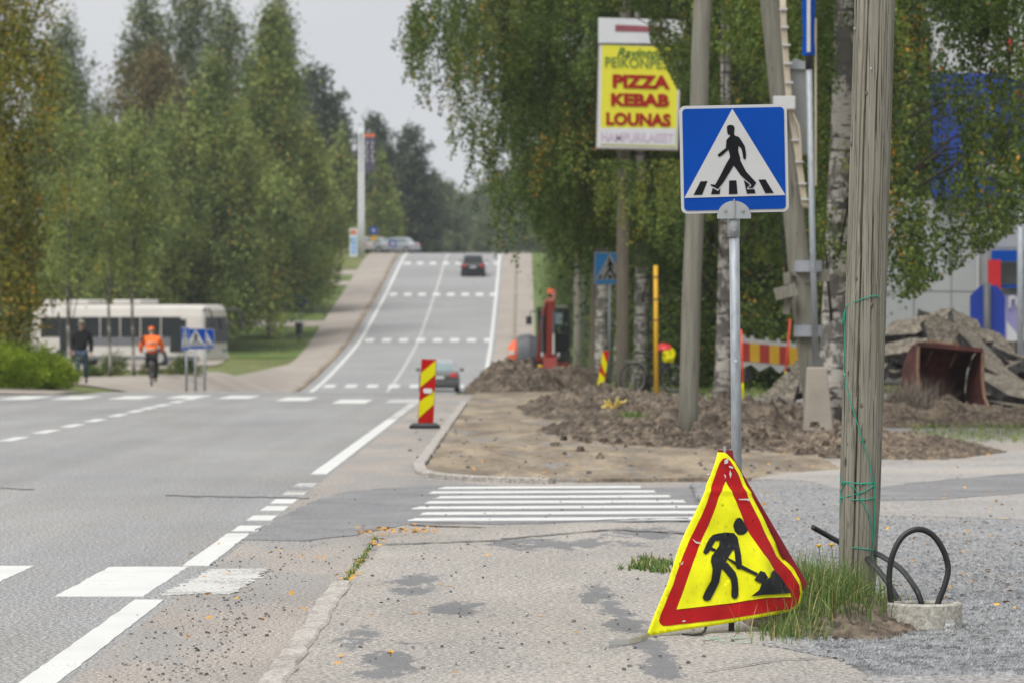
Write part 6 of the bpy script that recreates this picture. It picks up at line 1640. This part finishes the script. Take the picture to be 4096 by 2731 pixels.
MB().tube([(0, 0, -.1), (0, 0, 1.2)], .04, 8).build('post', 'machine_dark', r_); MB().tube([(0, -.1, .55), (0, -.1, 1.2)], [.2, .24], 12).build('bucket', 'machine_dark', r_); MB().tube([(0, -.1, 1.2), (0, -.1, 1.3)], [.25, .16], 12).build('lid', 'galvanised_dull', r_)
# flagpoles
for x, d, top, lab in ((826, 352, 292, 'white flagpole left of the pair'), (834, 356, 285, 'white flagpole carrying the dark banner')):
    X = at(x, 0, d).x; z_ = H(X, d); r_ = thing('flagpole', (X, d, z_), lab, 'flagpole', 'white flagpoles'); ht = at(x, top, d).z-z_
    MB().tube([(0, 0, -.1), (0, 0, 3), (0, 0, ht)], [.15, .13, .05], 10).build('mast', 'lamp_white', r_, smooth=True); MB().ball((0, 0, ht+.05), .09, 8).build('finial', 'lamp_white', r_)
    if x == 834:
        for s_, xo in ((0, .10), (1, .55)):
            mb = MB(); w_ = .42; rows = 12; vs = []; zt = at(x, 308, d).z-z_; zb = at(x, 392, d).z-z_
            for j in range(rows+1):
                z = zt+(zb-zt)*j/rows
                for i in range(4): vs.append((xo+w_*i/3, .05*math.sin(j*.7+i*1.3+s_), z))
            mb.add(vs, [(j*4+i, j*4+i+1, (j+1)*4+i+1, (j+1)*4+i) for j in range(rows) for i in range(3)])
            mb.mi = [1 if j < 1 else 0 for j in range(rows) for i in range(3)]
            f_ = mb.build('banner', ['banner_dark', 'banner_orange'], r_); m_ = f_.modifiers.new('solid', 'SOLIDIFY'); m_.thickness = .02
            mk = MB()
            for j in range(5): mk.box((xo+.2+.04*(-1)**j, -.08, zt-.75-.36*j), (.13, .03, .17))
            mk.build('banner_lettering', 'plate_white', f_)
# petrol pylon at their foot
X = at(812, 0, 350).x; r_ = thing('pylon_sign', (X, 350, H(X, 350)), 'white price pylon with orange top at the foot of the flagpoles', 'sign')
MB().box((0, 0, 1.15), (.62, .3, 2.3)).build('panel', 'lamp_white', r_, bevel=.03); MB().box((0, -.17, 2.0), (.4, .04, .35)).build('orange_emblem', 'banner_orange', r_)
for j in range(4): MB().box((0, -.17, .4+.35*j), (.4, .03, .18)).build('price_row', 'sign_blue_pale', r_)
# street lamps in a row on the right
for i, (y, d) in enumerate(((278, 150), (349, 190), (384, 225), (432, 275), (468, 320))):
    X = at(1338, 0, d).x; z_ = H(X, d); zt = at(0, y, d).z-z_; tip = at(1207, y, d).x-X
    r_ = thing('street_lamp', (X, d, z_), ('nearest street lamp head hanging over the pavement', 'second street lamp head in the row', 'third street lamp head in the row', 'fourth street lamp head in the row', 'farthest street lamp head in the row')[i], 'street lamp', 'street lamps along the right side')
    MB().tube([(0, 0, -.1), (0, 0, zt-.5), (tip*.25, 0, zt-.05), (tip*.8, 0, zt+.05)], [.09, .07, .05, .04], 8).build('mast', 'galvanised', r_, smooth=True)
    rings = [[V((tip+dx, .16*s_*math.cos(2*math.pi*k/12), zt+(.13*s_)*math.sin(2*math.pi*k/12))) for k in range(12)] for dx, s_ in ((-.42, .25), (-.3, .9), (0, 1.1), (.3, .8), (.42, .3))]
    hd_ = MB().loft(rings).build('lamp_head', 'lamp_white', r_, smooth=True)
    MB().box((tip+.75, 0, zt+.03), (.38, .16, .10)).build('driver_box', 'lamp_white', hd_, bevel=.02)
# house behind the bus
hx, hd = at(270, 0, 268).x, 268; hz = H(hx, hd)
ho = thing('house', (hx, hd, hz), 'blue-grey house with white-trimmed gable behind the bus', 'house')
W_, D_, EH = 11., 8., 3.6
mb = MB(); mb.box((0, D_/2, EH/2-.3), (W_, D_, EH+.6)); mb.build('wall', 'house_wall', ho)
gw = 4.6; gx = -2.4
mb = MB(); mb.prism([(gx-gw/2, -.6, -.5), (gx+gw/2, -.6, -.5), (gx+gw/2, -.6, EH-.2), (gx, -.6, EH+2.0), (gx-gw/2, -.6, EH-.2)], (0, 3, 0)); mb.build('gable_wall', 'house_wall', ho)
mb = MB(); mb.prism([(-W_/2-.4, -.4, EH-.1), (-W_/2-.4, D_/2, EH+2.6), (-W_/2-.4, D_+.4, EH-.1), (-W_/2-.4, D_/2, EH+2.4)], (W_+.8, 0, 0)); rf = mb.build('roof', 'house_roof', ho)
for s_ in (-1, 1):
    mb = MB(); mb.prism([(gx+s_*(gw/2+.5), -.9, EH-.5), (gx, -.9, EH+2.15), (gx, -.9, EH+2.4), (gx+s_*(gw/2+.55), -.9, EH-.3)], (0, 3.5, 0)); mb.build('gable_roof', 'house_roof', ho)
    mb = MB(); mb.prism([(gx+s_*(gw/2+.5), -.95, EH-.65), (gx, -.95, EH+1.95), (gx, -.95, EH+2.25), (gx+s_*(gw/2+.55), -.95, EH-.35)], (0, .08, 0)); mb.build('barge_board', 'house_trim', ho)
MB().box((2.2, D_/2, EH+2.9), (.6, .6, 1.2)).build('chimney', 'house_trim', rf)
for x, z in ((gx-.9, 2.1), (gx+.9, 2.1), (1.2, 2.2), (3.0, 2.2), (4.6, 2.2)):
    y = -.63 if x < 0 else -.03
    w_ = MB().box((x, y, z), (1.0, .06, 1.3)).build('window', 'house_trim', ho); MB().box((x, y-.03, z), (.8, .05, 1.1)).build('pane', 'window_dark', w_)
for x in (.2, 2.1, 3.8, 5.4): MB().box((x, -.06, EH/2-.2), (.16, .08, EH)).build('corner_board', 'house_trim', ho)
MB().box((gx, -.66, .8), (1.0, .08, 2.1)).build('door', 'house_trim', ho)

# ------------------------------------------------------------------ air
hm, hnt, hb = newmat('haze_air')
hnt.nodes.remove(hb)
pv = hnt.nodes.new('ShaderNodeVolumePrincipled')
pv.inputs['Color'].default_value = (.86, .90, .95, 1); pv.inputs['Density'].default_value = .00022; pv.inputs['Anisotropy'].default_value = .2
hnt.links.new(pv.outputs[0], hnt.nodes['Material Output'].inputs['Volume'])
hz_ = MB().box((0, 1700, 19), (2000, 3700, 50)).build('haze', 'haze_air'); hz_['kind'] = 'stuff'
